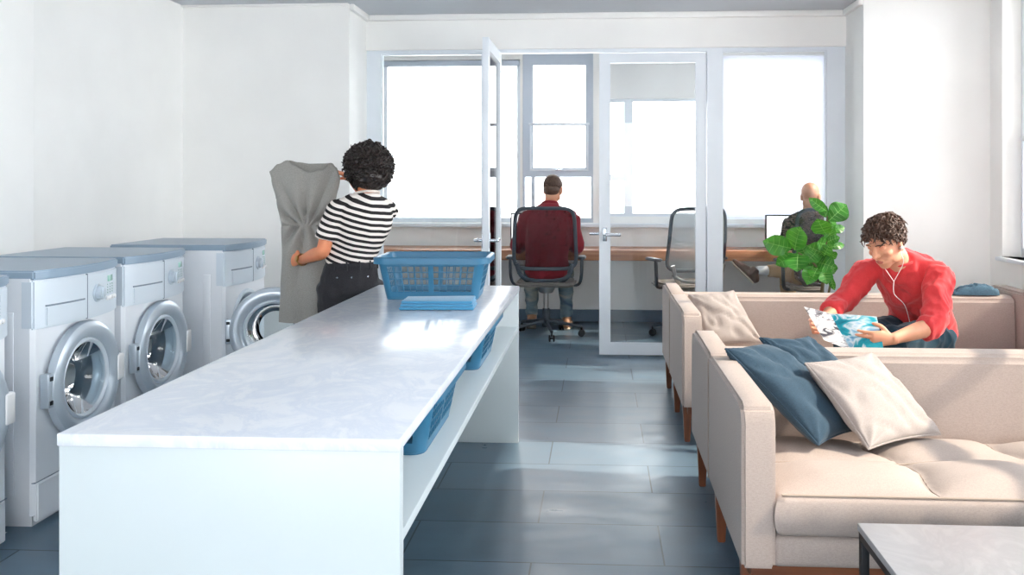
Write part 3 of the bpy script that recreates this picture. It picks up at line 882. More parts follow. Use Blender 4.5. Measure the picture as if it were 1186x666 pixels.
# ------------------------------------------------------------------ cushions
def pillow(label, B1, B2, T1, T2, th, material, seed, group, bow=.07):
    B1, B2, T1, T2 = map(Vector, (B1, B2, T1, T2))
    c0 = (B1 + B2 + T1 + T2) / 4
    N = 34
    nrm = (B2 - B1).cross(T1 - B1).normalized()
    def base(u, v):
        uu = u * (1 - bow * (1 - v * v)); vv = v * (1 - bow * (1 - u * u))
        a, b_ = (uu + 1) / 2, (vv + 1) / 2
        return B1 * (1 - a) * (1 - b_) + B2 * a * (1 - b_) + T1 * (1 - a) * b_ + T2 * a * b_
    r = thing('cushion', label, 'cushion', c0, 0, group)
    b = NB(); top, bot = {}, {}
    for i in range(N + 1):
        for j in range(N + 1):
            u, v = -cos(pi * i / N), -cos(pi * j / N)
            p = base(u, v); h = th * (max(0, (1 - u * u) * (1 - v * v))) ** .42
            f1 = 1 + .20 * noise.noise(V(u * 1.7 + seed, v * 1.7, seed)) 
            g = (max(0, (1 - u * u) * (1 - v * v))) ** .3
            w1 = -.030 * (1 - abs(noise.noise(V(u * 1.6 + v * 1.1 + seed, v * 1.2 - u * .6, 2 * seed))) * 2.2) ** 3 * g * .6 - .008 * abs(noise.noise(V(u * 4, v * 3, seed))) * g
            cr = math.hypot(abs(u) - 1, abs(v) - 1); w1 -= .012 * g * math.exp(-(cr / .5) ** 2) * sin(math.atan2(1 - abs(v), 1 - abs(u)) * 9 + seed)
            edge = i in (0, N) or j in (0, N)
            top[i, j] = b.verts.new(p + nrm * (h * f1 + w1 + (.004 if not edge else .0)))
            bot[i, j] = top[i, j] if edge else b.verts.new(p - nrm * (h * (2 - f1) + w1 + .004))
    for i in range(N):
        for j in range(N):
            b.faces.new((top[i, j], top[i + 1, j], top[i + 1, j + 1], top[i, j + 1]))
            b.faces.new((bot[i, j], bot[i, j + 1], bot[i + 1, j + 1], bot[i + 1, j]))
    part('cover', b, material, r, world=True, ang=80)
    loop = [base(-cos(pi * i / N), -1) for i in range(N)] + [base(1, -cos(pi * j / N)) for j in range(N)] + [base(cos(pi * i / N), 1) for i in range(N)] + [base(-1, cos(pi * j / N)) for j in range(N)]
    part('piping', tube(NB(), loop, .0042, 6, 1, True), material, r, world=True)
    return r
GA = 'cushions on the nearer sofa'
pillow('slate blue cushion leaning over the left arm of the nearer sofa', (.735, 2.95, .40), (1.02, 3.28, .37), (.448, 3.10, .69), (.655, 3.36, .67), .07, 'blue_pillow', 1.3, GA)
pillow('slate blue cushion mostly hidden behind the others, against the sofa back', (.93, 3.16, .39), (1.16, 3.33, .38), (.60, 3.27, .70), (.80, 3.36, .69), .05, 'blue_pillow', 4.1, GA)
pillow('grey beige cushion leaning on the blue ones on the nearer sofa', (.895, 2.93, .395), (1.24, 3.22, .365), (.735, 3.13, .635), (1.035, 3.36, .63), .066, 'grey_pillow', 2.2, GA)
pillow('grey beige cushion in the left corner of the farther sofa', (.60, 4.86, .375), (.935, 4.97, .365), (.515, 5.03, .635), (.79, 5.14, .645), .06, 'grey_pillow', 7.7, 'cushions on the farther sofa')

# crumpled jacket on the back of the farther sofa
b = NB(); nx, ny = 46, 30
g = {}
for i in range(nx + 1):
    for j in range(ny + 1):
        u, v = i / nx, j / ny
        x = 2.075 + .255 * u; 
        prof_h = .066 * (sin(pi * min(1, max(0, u * .98 + .01))) ** .38) * (0.72 + .40 * u)
        sv = (v - .5) * 2
        y = 5.215 + .05 * sv * (1 - .2 * abs(u - .5))
        z = .6265 + prof_h * max(0, 1 - sv ** 4) ** .5 * (1 + .16 * noise.noise(V(u * 5, v * 2, 8))) - .018 * (1 - 2 * abs(noise.noise(V(u * 7 + v * 2, v * 3, 2)))) ** 2 * max(0, 1 - sv * sv)
        g[i, j] = b.verts.new(V(x + .012 * noise.noise(V(u * 6, v * 6, 4)), y, z))
lowv = {}
for i in range(nx):
    for j in range(ny): b.faces.new((g[i, j], g[i + 1, j], g[i + 1, j + 1], g[i, j + 1]))
lp = [(i, 0) for i in range(nx)] + [(nx, j) for j in range(ny)] + [(i, ny) for i in range(nx, 0, -1)] + [(0, j) for j in range(ny, 0, -1)]
bl = [b.verts.new(V(g[q].co.x, g[q].co.y, .6255)) for q in lp]
for k in range(len(lp)): b.faces.new((g[lp[k]], bl[k], bl[(k + 1) % len(lp)], g[lp[(k + 1) % len(lp)]]))
b.faces.new(bl)
jk = part('crumpled_jacket', b, 'jacket', ang=70); tag(jk, 'crumpled blue grey jacket lying on the back of the farther sofa', 'jacket')

# ------------------------------------------------------------------ coffee table
R = thing('coffee_table', 'low coffee table with pale marble top and thin black metal frame', 'table', (1.2, 1.72, 0))
wp('table_top', box(NB(), .637, 1.78, 1.25, 2.175, .422, .44, .002), 'table_top', R, 'pale marble table top')
b = NB(); plate(b, 'z', (.64, 1.777, 1.253, 2.172), [(.66, 1.757, 1.273, 2.152)], .402, .4215); wp('frame', b, 'black', R, 'black metal frame')
for x in (.64, 1.757):
    for y in (1.253, 2.152):
        wp('leg', box(NB(), x, x + .02, y, y + .02, 0, .402, .001), 'black', R, 'thin black metal leg')

# ------------------------------------------------------------------ desk, monitors
R = thing('office_desk', 'long wooden desk along the office windows behind the glass partition', 'desk', (-.1, 7.72, 0))
wp('desk_top', box(NB(), -2.6, 2.55, 7.45, 7.925, .612, .70, .004), 'desk', R)
for x in (-2.5, -.98, .9, 2.4):
    wp('support_panel', box(NB(), x, x + .04, 7.80, 7.92, 0, .612, .002), 'trim', R)
def monitor(label, x0, x1, y, z0, z1):
    r = thing('computer_monitor', label, 'monitor', ((x0 + x1) / 2, y, .70), 0, 'monitors on the office desk')
    wp('housing', box(NB(), x0, x1, y, y + .03, z0, z1, .004), 'black', r)
    wp('screen', box(NB(), x0 + .012, x1 - .012, y - .002, y + .004, z0 + .014, z1 - .012), 'screen', r, 'glowing white screen')
    b = NB(); box(b, (x0 + x1) / 2 - .03, (x0 + x1) / 2 + .03, y + .03, y + .045, .71, z0 + .15); box(b, (x0 + x1) / 2 - .11, (x0 + x1) / 2 + .11, y - .02, y + .12, .7005, .712, .004)
    wp('stand', b, 'black', r)
monitor('computer monitor with white screen in front of the man in maroon', -.79, -.20, 7.66, .745, 1.015)
monitor('computer monitor with white screen beside the bald man', 1.435, 2.0, 7.56, .718, 1.005)

# ------------------------------------------------------------------ office chairs (local: faces +y)
def make_chair(label):
    r = thing('office_chair', label, 'office chair', group='mesh office chairs')
    W_, D_ = .262, 0
    def back(u, v):
        """u -1..1, v 0..1 ; curved mesh back"""
        wv = W_ * (1 - .08 * v) ; x = u * wv
        z = .575 + .50 * v
        y = -.165 - .075 * v - .02 * sin(pi * v) + .055 * u * u
        return V(x, y, z)
    loop = []
    n = 60
    for k in range(n):
        a = 2 * pi * k / n
        e = .30
        cu, cv = cos(a), sin(a)
        u = math.copysign(abs(cu) ** e, cu); v = .5 + .5 * math.copysign(abs(cv) ** e, cv)
        loop.append(back(u, v))
    part('back_frame', tube(NB(), loop, (.016, .013), 8, 1, True), 'chair_dark', r)
    b = NB(); g = {}
    for i in range(17):
        for j in range(17): 
            u, v = -1 + i / 8, j / 16
            e = min(1, ((abs(u)) ** 7 + (abs(2 * v - 1)) ** 7) ** (1 / 7) or 1); f = max(abs(u), abs(2 * v - 1)) / e if e > 0 and ((abs(u)) ** 7 + (abs(2 * v - 1)) ** 7) > 0 else 1
            f = max(abs(u), abs(2 * v - 1)) / max(1e-6, ((abs(u)) ** 7 + (abs(2 * v - 1)) ** 7) ** (1 / 7)) if (u or v != .5) else 1
            g[i, j] = b.verts.new(back(u * f * .985, .5 + (v - .5) * f * .985))
    for i in range(16):
        for j in range(16): b.faces.new((g[i, j], g[i + 1, j], g[i + 1, j + 1], g[i, j + 1]))
    bmesh.ops.solidify(b, geom=b.faces[:], thickness=.003)
    part('back_mesh', b, 'chair_mesh', r, 'see-through mesh of the backrest')
    b = NB()
    for s in (-1, 1): tube(b, [(s * .23, -.185, .62), (s * .20, -.17, .53), (s * .13, -.10, .455), (s * .06, -.02, .42)], (.018, .012), 8, 5)
    tube(b, [(-.22, -.16, .545), (-.15, -.215, .50), (0, -.235, .485), (.15, -.215, .50), (.22, -.16, .545)], (.014, .010), 8, 5)
    part('back_support', b, 'chair_dark', r)
    b = NB(); 
    pts = rrect(.50, .47, .12, 8)
    prism(b, [(x, y + .03 - .0) for x, y in pts], .425, .462, 'z', .016, 3)
    part('seat', b, 'chair_seat', r, 'grey padded seat')
    for s in (-1, 1):
        b = NB(); tube(b, [(s * .20, .02, .425), (s * .27, .01, .43), (s * .295, -.02, .50), (s * .30, -.02, .645)], (.012, .017), 8, 4)
        a = part('armrest', b, 'chair_dark', r)
        b = NB(); prism(b, [(s * .30 + x, y + .02) for x, y in rrect(.07, .23, .03, 5)], .645, .668, 'z', .008, 2)
        part('arm_pad', b, 'chair_dark', a)
    b = NB(); cyl(b, (0, 0, .36), (0, 0, 1), .055, .065, 20, .006, .09); cyl(b, (0, 0, .23), (0, 0, 1), .022, .14, 16); part('gas_lift', b, 'alu', r, 'metal gas lift column')
    b = NB(); cyl(b, (0, 0, .075), (0, 0, 1), .034, .155, 18, .004, .03)
    for k in range(5):
        a = radians(72 * k - 90 + 12); d_ = V(cos(a), sin(a), 0)
        tube(b, [d_ * .02 + V(0, 0, .125), d_ * .16 + V(0, 0, .105), d_ * .30 + V(0, 0, .082)], [(.020, .024), (.015, .019), (.012, .014)], 8, 3)
    base = part('star_base', b, 'chair_dark', r)
    for k in range(5):
        a = radians(72 * k - 90 + 12); d_ = V(cos(a), sin(a), 0); p = d_ * .30; q = V(-d_.y, d_.x, 0)
        b = NB()
        for s in (-1, 1): cyl(b, p + q * (s * .012 - (.010 if s < 0 else -.0)) + V(0, 0, .0285), q, .0280, .010, 18, .002)
        cyl(b, p + V(0, 0, .045), (0, 0, 1), .008, .04, 10); cyl(b, p - q * .02 + V(0, 0, .0285), q, .006, .04, 8)
        part('caster', b, 'black', base)
    return r
ch1 = make_chair('dark grey mesh office chair with the man in maroon sitting in it')
ch1.location = (-.445, 7.235, 0)
ch2 = dup(ch1, (.73, 7.18, 0), radians(22), 'empty pale mesh office chair behind the closed glass door')
for c in ch2.children:
    if c.name.startswith('back_mesh'): c.data = c.data.copy(); c.data.materials[0] = M['chair_mesh_pale']
    if c.name.startswith('back_support'): c.data = c.data.copy(); c.data.materials[0] = M['alu']
ch3 = dup(ch1, (1.76, 7.06, 0), radians(8), 'mesh office chair with the bald man in it, behind the fig plant')

# ------------------------------------------------------------------ fiddle leaf fig
PX0, PY0 = 1.45, 5.83
R = thing('fig_plant', 'green fiddle leaf fig plant standing behind the farther sofa', 'plant', (PX0, PY0, 0))
wp('pot', lathe(NB(), [(0, .0), (.115, .0), (.125, .02), (.15, .36), (.152, .38), (.14, .38), (.135, .33), (0, .33)], (PX0, PY0, 0), (0, 0, 1), 40), 'pot', R, 'white pot')
wp('soil', cyl(NB(), (PX0, PY0, .325), (0, 0, 1), .132, .02, 30), 'soil', R)
def zp(zx, zy, dy=0.0):
    """crop pixel of the plant study -> metres about the plant's own plane"""
    px, py = 870 + zx / 4.59, 200 + zy / 4.59
    Y = PY0 + dy; c_, s_ = cos(TH), sin(TH)
    t_ = (px - 637) / 1000; X = Y * (t_ * c_ - s_) / (c_ + t_ * s_); d_ = -s_ * X + c_ * Y
    return V(X, Y, 1.28 - (py - 212) / 1000 * d_)
b = NB()
tube(b, [V(PX0, PY0, .33), zp(380, 600), zp(392, 470), zp(400, 330), zp(405, 230)], [.013, .012, .010, .008, .005], 8, 5)
tube(b, [zp(384, 560), zp(330, 480, -.02), zp(250, 425, -.04)], [.009, .008, .005], 8, 5)
tube(b, [V(PX0 + .02, PY0 + .02, .33), zp(420, 600, .04), zp(415, 480, .03), zp(405, 380, .02)], [.009, .008, .007, .004], 8, 4)
wp('stem', b, 'stem', R)
bl, bv = NB(), NB()
def leaf(base, tip, wid, roll=0.0, droop=.12):
    base, tip = Vector(base), Vector(tip)
    d_ = tip - base; L = d_.length; d_.normalize()
    view = V(.23, .97, -.08)
    sd = d_.cross(view).normalized(); nm = sd.cross(d_)
    q = Matrix.Rotation(roll, 3, d_); sd = q @ sd; nm = q @ nm
    if nm.y > 0: nm = -nm
    n, m = 12, 5; g = {}
    for i in range(n + 1):
        t_ = i / n
        wv = wid * (max(0, sin(pi * min(1, t_ * .985 + .015) ** 1.12)) ** .72) * (.80 + .25 * t_) * (1 - .35 * max(0, t_ - .8) / .2)
        if t_ < .06: wv *= .4
        for j in range(-m, m + 1):
            s = j / m
            p = base + d_ * L * t_ + sd * (s * wv / 2) + nm * (-.10 * wv * (1 - abs(s)) + .16 * L * sin(pi * t_) - droop * L * t_ * t_ + .05 * wv * sin(t_ * 17 + 2 * s) * abs(s)) 
            g[i, j] = bl.verts.new(p)
    for i in range(n):
        for j in range(-m, m): bl.faces.new((g[i, j], g[i + 1, j], g[i + 1, j + 1], g[i, j + 1]))
    tube(bv, [g[i, 0].co + nm * .0012 for i in range(n + 1)], [.0024 * (1 - .7 * i / n) for i in range(n + 1)], 5)
    for i in range(2, n - 1, 2):
        for s in (-1, 1):
            tube(bv, [g[i, 0].co + nm * .001, (g[i, s * 2].co + g[i + 1, s * 2].co) / 2 + nm * .001, g[min(n, i + 1), s * 4].co + nm * .001], [.0014, .0011, .0006], 4)
SPX = 1 / 4.59 / 171 * 1.0
LV = [((215, 402), (66, 366), 92, -.06, .2), ((232, 412), (268, 282), 98, -.07, -.3), ((250, 424), (243, 524), 104, -.12, .1), ((222, 428), (138, 494), 64, -.02, .5),
      ((412, 256), (508, 168), 92, -.02, .3), ((402, 205), (310, 138), 48, -.05, .3), ((402, 330), (352, 238), 86, -.08, -.2), ((418, 312), (502, 290), 38, .0, .5),
      ((402, 372), (470, 342), 46, -.04, .3), ((400, 402), (506, 380), 32, .02, .6), ((352, 478), (442, 502), 86, -.10, .15), ((386, 452), (412, 386), 66, -.06, .4),
      ((332, 486), (298, 592), 72, -.08, .2), ((424, 540), (440, 628), 28, .0, .4), ((378, 510), (404, 592), 66, -.06, .2), ((392, 430), (300, 392), 74, -.02, .3),
      ((350, 420), (300, 468), 70, -.05, .3), ((398, 420), (450, 462), 60, .0, .5), ((396, 300), (440, 352), 60, -.02, .4), ((404, 260), (345, 300), 58, .03, .5),
      ((360, 500), (330, 566), 62, -.10, -.3), ((405, 215), (455, 250), 62, .04, .5), ((388, 480), (345, 440), 70, .04, .3), ((398, 380), (352, 372), 64, -.06, .2),
      ((408, 470), (455, 545), 40, .05, .6), ((300, 455), (262, 380), 60, .03, .3), ((345, 470), (392, 560), 60, .05, .4), ((300, 460), (345, 545), 66, .04, .3),
      ((404, 240), (372, 170), 44, .06, .4), ((400, 350), (455, 392), 52, .05, .4), ((398, 300), (440, 240), 50, .06, .2), ((360, 500), (420, 545), 60, .0, .3)]
for bs, tp, wd_, dy, dr_ in LV:
    leaf(zp(*bs, 0.0), zp(*tp, dy), wd_ * SPX * 1.3, rnd.uniform(-.45, .45), dr_ * .35)
fo = wp('foliage', bl, 'leaf', R, ang=80)
wp('leaf_veins', bv, 'vein', fo)
# ------------------------------------------------------------------ people
def hm(center, f, u=(0, 0, 1)):
    f = Vector(f).normalized(); u = Vector(u); u = (u - f * u.dot(f)).normalized(); r = f.cross(u)
    return Matrix(((r.x, f.x, u.x, center[0]), (r.y, f.y, u.y, center[1]), (r.z, f.z, u.z, center[2]), (0, 0, 0, 1)))

def head_shapes(bm, H, k=1.0):
    """skull, face, nose, lips, ears in head space: x right, y forward, z up, origin mid-head"""
    S = H @ Matrix.Scale(k, 4)
    def e(c, r, rot=None):
        t = bmesh.new(); ell(t, (0, 0, 0), r)
        if rot: t.transform(rot)
        t.transform(S @ Matrix.Translation(c)); merge(bm, t)
    e((0, -.014, .042), (.076, .096, .080)); e((0, .012, .0), (.069, .080, .085)); e((0, .030, -.035), (.058, .058, .074))
    e((0, .052, -.086), (.030, .033, .026)); e((0, .045, -.062), (.046, .045, .04))
    for s in (-1, 1):
        e((s * .042, .058, -.018), (.022, .024, .020)); e((s * .05, .01, -.062), (.016, .045, .03), Matrix.Rotation(s * .1, 4, 'Z'))
        e((s * .033, .079, .018), (.017, .012, .010))                # eyelids
        e((s * .031, .083, .034), (.024, .012, .007))                # brow ridge
        e((s * .078, -.008, -.006), (.009, .020, .032), Matrix.Rotation(s * -.35, 4, 'Z'))
        e((s * .077, -.004, -.032), (.008, .011, .012))
    t = bmesh.new()
    loft(t, [(0, .088, .028), (0, .099, .006), (0, .111, -.014), (0, .104, -.024)], [.008, .0095, .013, .009], n=10, sub=3)
    for s in (-1, 1): ell(t, (s * .013, .098, -.020), (.009, .010, .008))
    ell(t, (0, .088, -.050), (.024, .010, .0065)); ell(t, (0, .086, -.061), (.020, .010, .007))
    t.transform(S); merge(bm, t)

def hand_shapes(bm, wrist, d, n, thumb, curls=(.5, .5, .55, .6), thumb_c=.5, k=1.0, spread=.06):
    """palm, four fingers, thumb; d along the hand, n out of the palm, thumb = side the thumb is on"""
    w = Vector(wrist); d = Vector(d).normalized(); n = Vector(n); n = (n - d * n.dot(d)).normalized(); t = Vector(thumb); t = (t - d * t.dot(d) - n * t.dot(n)).normalized()
    loft(bm, [w - d * .02 * k, w + d * .02 * k, w + d * .055 * k + t * .002, w + d * .092 * k], [(.026 * k, .019 * k), (.031 * k, .017 * k), (.040 * k, .0155 * k), (.040 * k, .012 * k)], side=t, n=14, cap=.5)
    for i, (off, L) in enumerate(((.0305, .074), (.0105, .082), (-.0105, .077), (-.0300, .060))):
        p = w + d * (.088 - abs(off) * .12) * k + t * off * k
        a = 0.0; pts = [p - d * .012 * k, p]; rr = [.0088 * k, .0086 * k]
        dd = (d + t * off / .03 * spread).normalized()
        for sgm, fr in enumerate((.44, .31, .25)):
            a += curls[i] * (1.0, 1.15, .75)[sgm]
            p = p + (dd * cos(a) + n * sin(a)) * L * fr * k; pts.append(p); rr.append((.0082, .0075, .0062)[sgm] * k)
        loft(bm, pts, rr, n=10, sub=3, cap=.9)
    p = w + d * .022 * k + t * .026 * k + n * .006 * k
    q = (t * .75 + d * .62 + n * .25).normalized(); q2 = (t * .30 + d * .80 + n * (.3 + thumb_c * .6)).normalized(); q3 = (t * .02 + d * .80 + n * (.3 + thumb_c)).normalized()
    loft(bm, [p - q * .012 * k, p + q * .036 * k, p + q * .036 * k + q2 * .030 * k, p + q * .036 * k + q2 * .030 * k + q3 * .024 * k], [.0135 * k, .0112 * k, .0098 * k, .0078 * k], n=10, sub=3, cap=.9)

def arm_loft(bm, A, k=1.0, off=0.0, upto=None, side=None):
    sh, el, wr = map(Vector, A)
    pts = [sh, sh.lerp(el, .35), sh.lerp(el, .75), el, el.lerp(wr, .3), el.lerp(wr, .7), wr]
    rr = [(.054, .054), (.049, .049), (.043, .042), (.041, .040), (.043, .040), (.034, .031), (.028, .022)]
    rr = [(a * k + off, b * k + off) for a, b in rr]
    if upto is not None:
        full = [0, .175, .375, .5, .65, .85, 1.0]; q, r2 = [], []
        for i in range(len(full)):
            if full[i] <= upto: q.append(pts[i]); r2.append(rr[i])
            else:
                f = (upto - full[i - 1]) / (full[i] - full[i - 1])
                if f > .02:
                    q.append(pts[i - 1].lerp(pts[i], f)); r2.append(tuple(a + (b - a) * f for a, b in zip(rr[i - 1], rr[i])))
                break
        pts, rr = q, r2
    loft(bm, pts, rr, side=side, n=14, sub=4, cap=.25 if upto else .6)

def leg_loft(bm, Lg, k=1.0, off=0.0, end=1.0, rk=1.0):
    hp, kn, an = map(Vector, Lg)
    pts = [hp, hp.lerp(kn, .4), hp.lerp(kn, .8), kn, kn.lerp(an, .3), kn.lerp(an, .7), kn.lerp(an, end)]
    rr = [.088, .080, .063, .058, .056, .043, .036 if end >= 1 else .04]
    loft(bm, pts, [r * k * rk + off for r in rr], n=16, sub=4, cap=.3)

def torso_loft(bm, T, side, off=0.0, scale=1.0):
    loft(bm, [p for p, _, _ in T], [(a * scale + off, b * scale + off) for _, a, b in T], side=side, n=20, sub=4, cap=.5)

def shoe(name, root, ankle, d, m, k=1.0, up=(0, 0, 1), sole='sole'):
    an = Vector(ankle); d = Vector(d).normalized(); u = Vector(up); u = (u - d * u.dot(d)).normalized()
    sd = d.cross(u)
    g = an - u * .052
    b = NB(); loft(b, [g - d * .055, g - d * .02 + u * .012, g + d * .06 + u * .006, g + d * .13 - u * .006, g + d * .175 - u * .012], [(.034, .036), (.038, .044), (.042, .036), (.043, .026), (.032, .018)], side=sd, n=16, cap=.9)
    loft(b, [g - d * .005, an + u * .015], [.044, .042], n=14, sub=2, cap=.3)
    s = part(name, remesh(b, .006, 3), m, root, world=True, ang=80)
    b = NB(); loft(b, [g - d * .06 - u * .032, g + d * .06 - u * .032, g + d * .14 - u * .032, g + d * .178 - u * .028], [(.036, .010), (.042, .010), (.043, .010), (.030, .009)], side=sd, n=16, cap=.8)
    part('sole', b, sole, s, world=True, ang=60)
    return s

def strands(bm, H, k, region, n, length, rad, lift, fwd, seed, wav=.0):
    """short tapered locks rooted on the skull; region(dir) -> True where hair grows"""
    rg = random.Random(seed); S = H @ Matrix.Scale(k, 4); c = V(0, -.012, .036)
    cnt = 0
    while cnt < n:
        d_ = V(rg.gauss(0, 1), rg.gauss(0, 1), rg.gauss(0, 1)).normalized()
        if not region(d_): continue
        cnt += 1
        p = c + V(d_.x * .079, d_.y * .099, d_.z * .085)
        flow = V(rg.gauss(0, .5), fwd + rg.gauss(0, .45), rg.gauss(0, .3) - .25 * (d_.z < .3))
        flow = (flow - d_ * flow.dot(d_)).normalized()
        L = length * rg.uniform(.6, 1.25); pts = []; ph = rg.uniform(0, 6)
        sd = d_.cross(flow)
        for i in range(5):
            t_ = i / 4
            pts.append(S @ (p - d_ * .004 + d_ * (lift * rg.uniform(.8, 1.2) * sin(pi * min(1, t_ * .75)) ) + flow * L * t_ + sd * wav * sin(ph + t_ * 5)))
        r0 = rad * k * rg.uniform(.7, 1.2)
        tube(bm, pts, [r0, r0 * 1.15, r0 * .95, r0 * .6, r0 * .15], 5)

def paint(me, H, k, zones):
    """material slots by place on the head: zones (slot, centre, radii)"""
    inv = (H @ Matrix.Scale(k, 4)).inverted()
    for p in me.polygons:
        q = inv @ p.center
        for s, c, r in zones:
            if sum(((q[i] - c[i]) / r[i]) ** 2 for i in range(3)) < 1: p.material_index = s

def sockets(me, H, k):
    S = H @ Matrix.Scale(k, 4); inv = S.inverted()
    for v in me.vertices:
        q = inv @ v.co
        if q.y < .03: continue
        dlt = 0
        for s in (-1, 1):
            r2 = ((q.x - s * .033) / .020) ** 2 + ((q.z - .025) / .008) ** 2; dlt += .006 * math.exp(-r2)
            r2 = ((q.x - s * .018) / .009) ** 2 + ((q.z - .018) / .012) ** 2; dlt += .004 * math.exp(-r2)
        r2 = (q.x / .024) ** 2 + ((q.z + .0555) / .0022) ** 2; dlt += .003 * math.exp(-r2)
        if dlt: v.co = S @ V(q.x, q.y - dlt, q.z)

# ---- man in red on the farther sofa ---------------------------------------------------------
f = V(-.6, -.8, 0); rt = V(-.8, .6, 0)
R = thing('person', 'man in red top and dark jeans reading a magazine on the farther sofa', 'person', (1.64, 4.62, .45))
PEL, WAI, CHE, UCH, NB_ = V(1.70, 4.67, .50), V(1.68, 4.635, .64), V(1.60, 4.53, .775), V(1.545, 4.465, .845), V(1.505, 4.42, .893)
TOR = [(PEL, .155, .115), (WAI, .135, .10), (CHE, .150, .108), (UCH, .125, .085), (NB_, .06, .055)]
shR, shL = V(1.40, 4.565, .835), V(1.672, 4.352, .832)
armR = (shR, V(1.225, 4.50, .655), V(1.098, 4.315, .602)); armL = (shL, V(1.575, 4.175, .605), V(1.345, 4.055, .562))
legR = (V(1.625, 4.735, .475), V(1.235, 4.36, .512), V(1.20, 4.12, .096)); legL = (V(1.765, 4.61, .475), V(1.415, 4.275, .515), V(1.40, 4.12, .096))
HF = V(-.72, -.55, -.46).normalized(); HC = V(1.408, 4.335, .983); H = hm(HC, HF, (-.12, -.05, 1)); HK = .98
b = NB(); head_shapes(b, H, HK)
loft(b, [NB_ + V(.0, .0, -.02), NB_ + (HC - NB_) * .35, H @ V(0, -.025, -.06)], [.058, .054, .055], n=16)
torso_loft(b, TOR, rt); loft(b, [shR, UCH + V(0, 0, .02), shL], [.048, .06, .048], n=14)
arm_loft(b, armR); arm_loft(b, armL); leg_loft(b, legR); leg_loft(b, legL)
hand_shapes(b, armR[2], V(-.74, -.64, -.14), V(.62, -.72, .1), V(.1, .0, 1), (.40, .5, .55, .6), .6)
hand_shapes(b, armL[2], V(-1, -.12, .0), V(-.05, .97, .12), V(0, .1, 1), (.22, .26, .32, .36), .4)
for Lg in (legR, legL): loft(b, [Lg[2], Lg[2] + V(-.08, -.06, -.045), Lg[2] + V(-.13, -.10, -.055)], [.034, .034, .022], n=12)
me = remesh(b, .0042, 3, .5); sockets(me, H, HK)
me.materials.append(M['skin']); me.materials.append(M['lips'])
body = part('body', me, ['skin', 'lips'], R, world=True, ang=180)
paint(body.data, Matrix.Translation(-Vector(R.location)) @ H, HK, [(1, (0, .092, -.0555), (.022, .02, .0105))])
# hair, brows, stubble-free
b = NB(); t = bmesh.new(); ell(t, (0, -.016, .050), (.081, .098, .083)); ell(t, (0, .02, .088), (.062, .07, .042))
t.transform(H @ Matrix.Scale(HK, 4)); merge(b, t); hb = remesh(b, .006, 2)
inv = (H @ Matrix.Scale(HK, 4)).inverted(); bm2 = bmesh.new(); bm2.from_mesh(hb)
def is_hair(q):
    if q.y > .070 + .25 * (q.z - .085): return False
    if q.z < -.045 + .0 * q.y: return False
    if q.y > -.02 and q.z < .02 + .55 * (q.y + .02): return False
    return True
bmesh.ops.delete(bm2, geom=[v for v in bm2.verts if not is_hair(inv @ v.co)], context='VERTS')
region = lambda d_: is_hair(V(0, -.012, .036) + V(d_.x * .079, d_.y * .099, d_.z * .085)) 
strands(bm2, H, HK, region, 620, .042, .0052, .016, .35, 3, .008)
strands(bm2, H, HK, lambda d_: region(d_) and d_.z > .35, 320, .05, .0056, .026, .5, 5, .012)
part('hair', bm2, 'hair_brown', R, world=True, ang=80)
b = NB()
for s in (-1, 1):
    tube(b, [H @ (V(s * x, y, z) * HK) for x, y, z in ((.012, .0955, .036), (.028, .0965, .041), (.044, .090, .039), (.054, .078, .033))], [.0020, .0027, .0024, .0012], 6, 3)
part('eyebrows', b, 'hair_brown', R, world=True)
# red top
b = NB(); T2 = [(PEL + V(0.0, 0.0, -.02), .158, .118), (PEL + V(0, 0, .05), .155, .118), (WAI, .143, .112), (CHE, .158, .116), (UCH, .135, .092), (NB_ + V(0, 0, -.022), .078, .070)]
torso_loft(b, T2, rt, .012); loft(b, [shR, UCH + V(0, 0, .018), shL], [.054, .062, .054], n=14)
arm_loft(b, armR, 1.0, .016, .74); arm_loft(b, armL, 1.0, .016, .60)
me = remesh(b, .0065, 6); ruffle(me, fold_noise(.016, (9, 9, 6), 3.0)); ruffle(me, fold_noise(.006, (22, 22, 14), 6.0)); part('long_sleeved_top', me, 'red', R, world=True, ang=180)
b = NB(); lp = [NB_ + V(0, 0, .004) + rt * .070 * cos(a) + V(-.6, -.8, -.45).normalized() * .064 * sin(a) for a in [2 * pi * k / 28 for k in range(28)]]
tube(b, lp, .0075, 8, 1, True); part('neckband', b, 'red', R, world=True)
b = NB(); torso_loft(b, [(PEL + V(.0, .0, -.045), .150, .10), (PEL + V(0, 0, .04), .158, .12)], rt, .006); leg_loft(b, legR, 1.0, .012, .96); leg_loft(b, legL, 1.0, .012, .96)
me = remesh(b, .008, 4); ruffle(me, fold_noise(.008, (12, 12, 12), 9)); part('jeans', me, 'jeans_teal', R, world=True, ang=180)
for Lg in (legR, legL): shoe('shoe', R, Lg[2], V(-.75, -.62, 0), 'shoe_brown')
b = NB()
def hp(x, y, z): return H @ (V(x, y, z) * HK)
earL, earR = hp(-.086, .006, -.018), hp(.086, .006, -.018)
J1 = V(1.435, 4.30, .80)
for e_, o_ in ((earL, V(.05, -.06, 0)), (earR, V(-.03, -.05, 0))):
    tube(b, [e_, e_ + V(0, 0, -.03), e_ * .55 + J1 * .45 + o_ * .35, J1], .0016, 6, 6)
    ell(b, e_, (.007, .007, .007), sub=2)
tube(b, [J1, J1 + V(.0, -.005, -.06), V(1.50, 4.34, .68), V(1.56, 4.44, .58)], .0017, 6, 6)
part('earphones', b, 'white', R, 'thin white earphone cable', world=True)

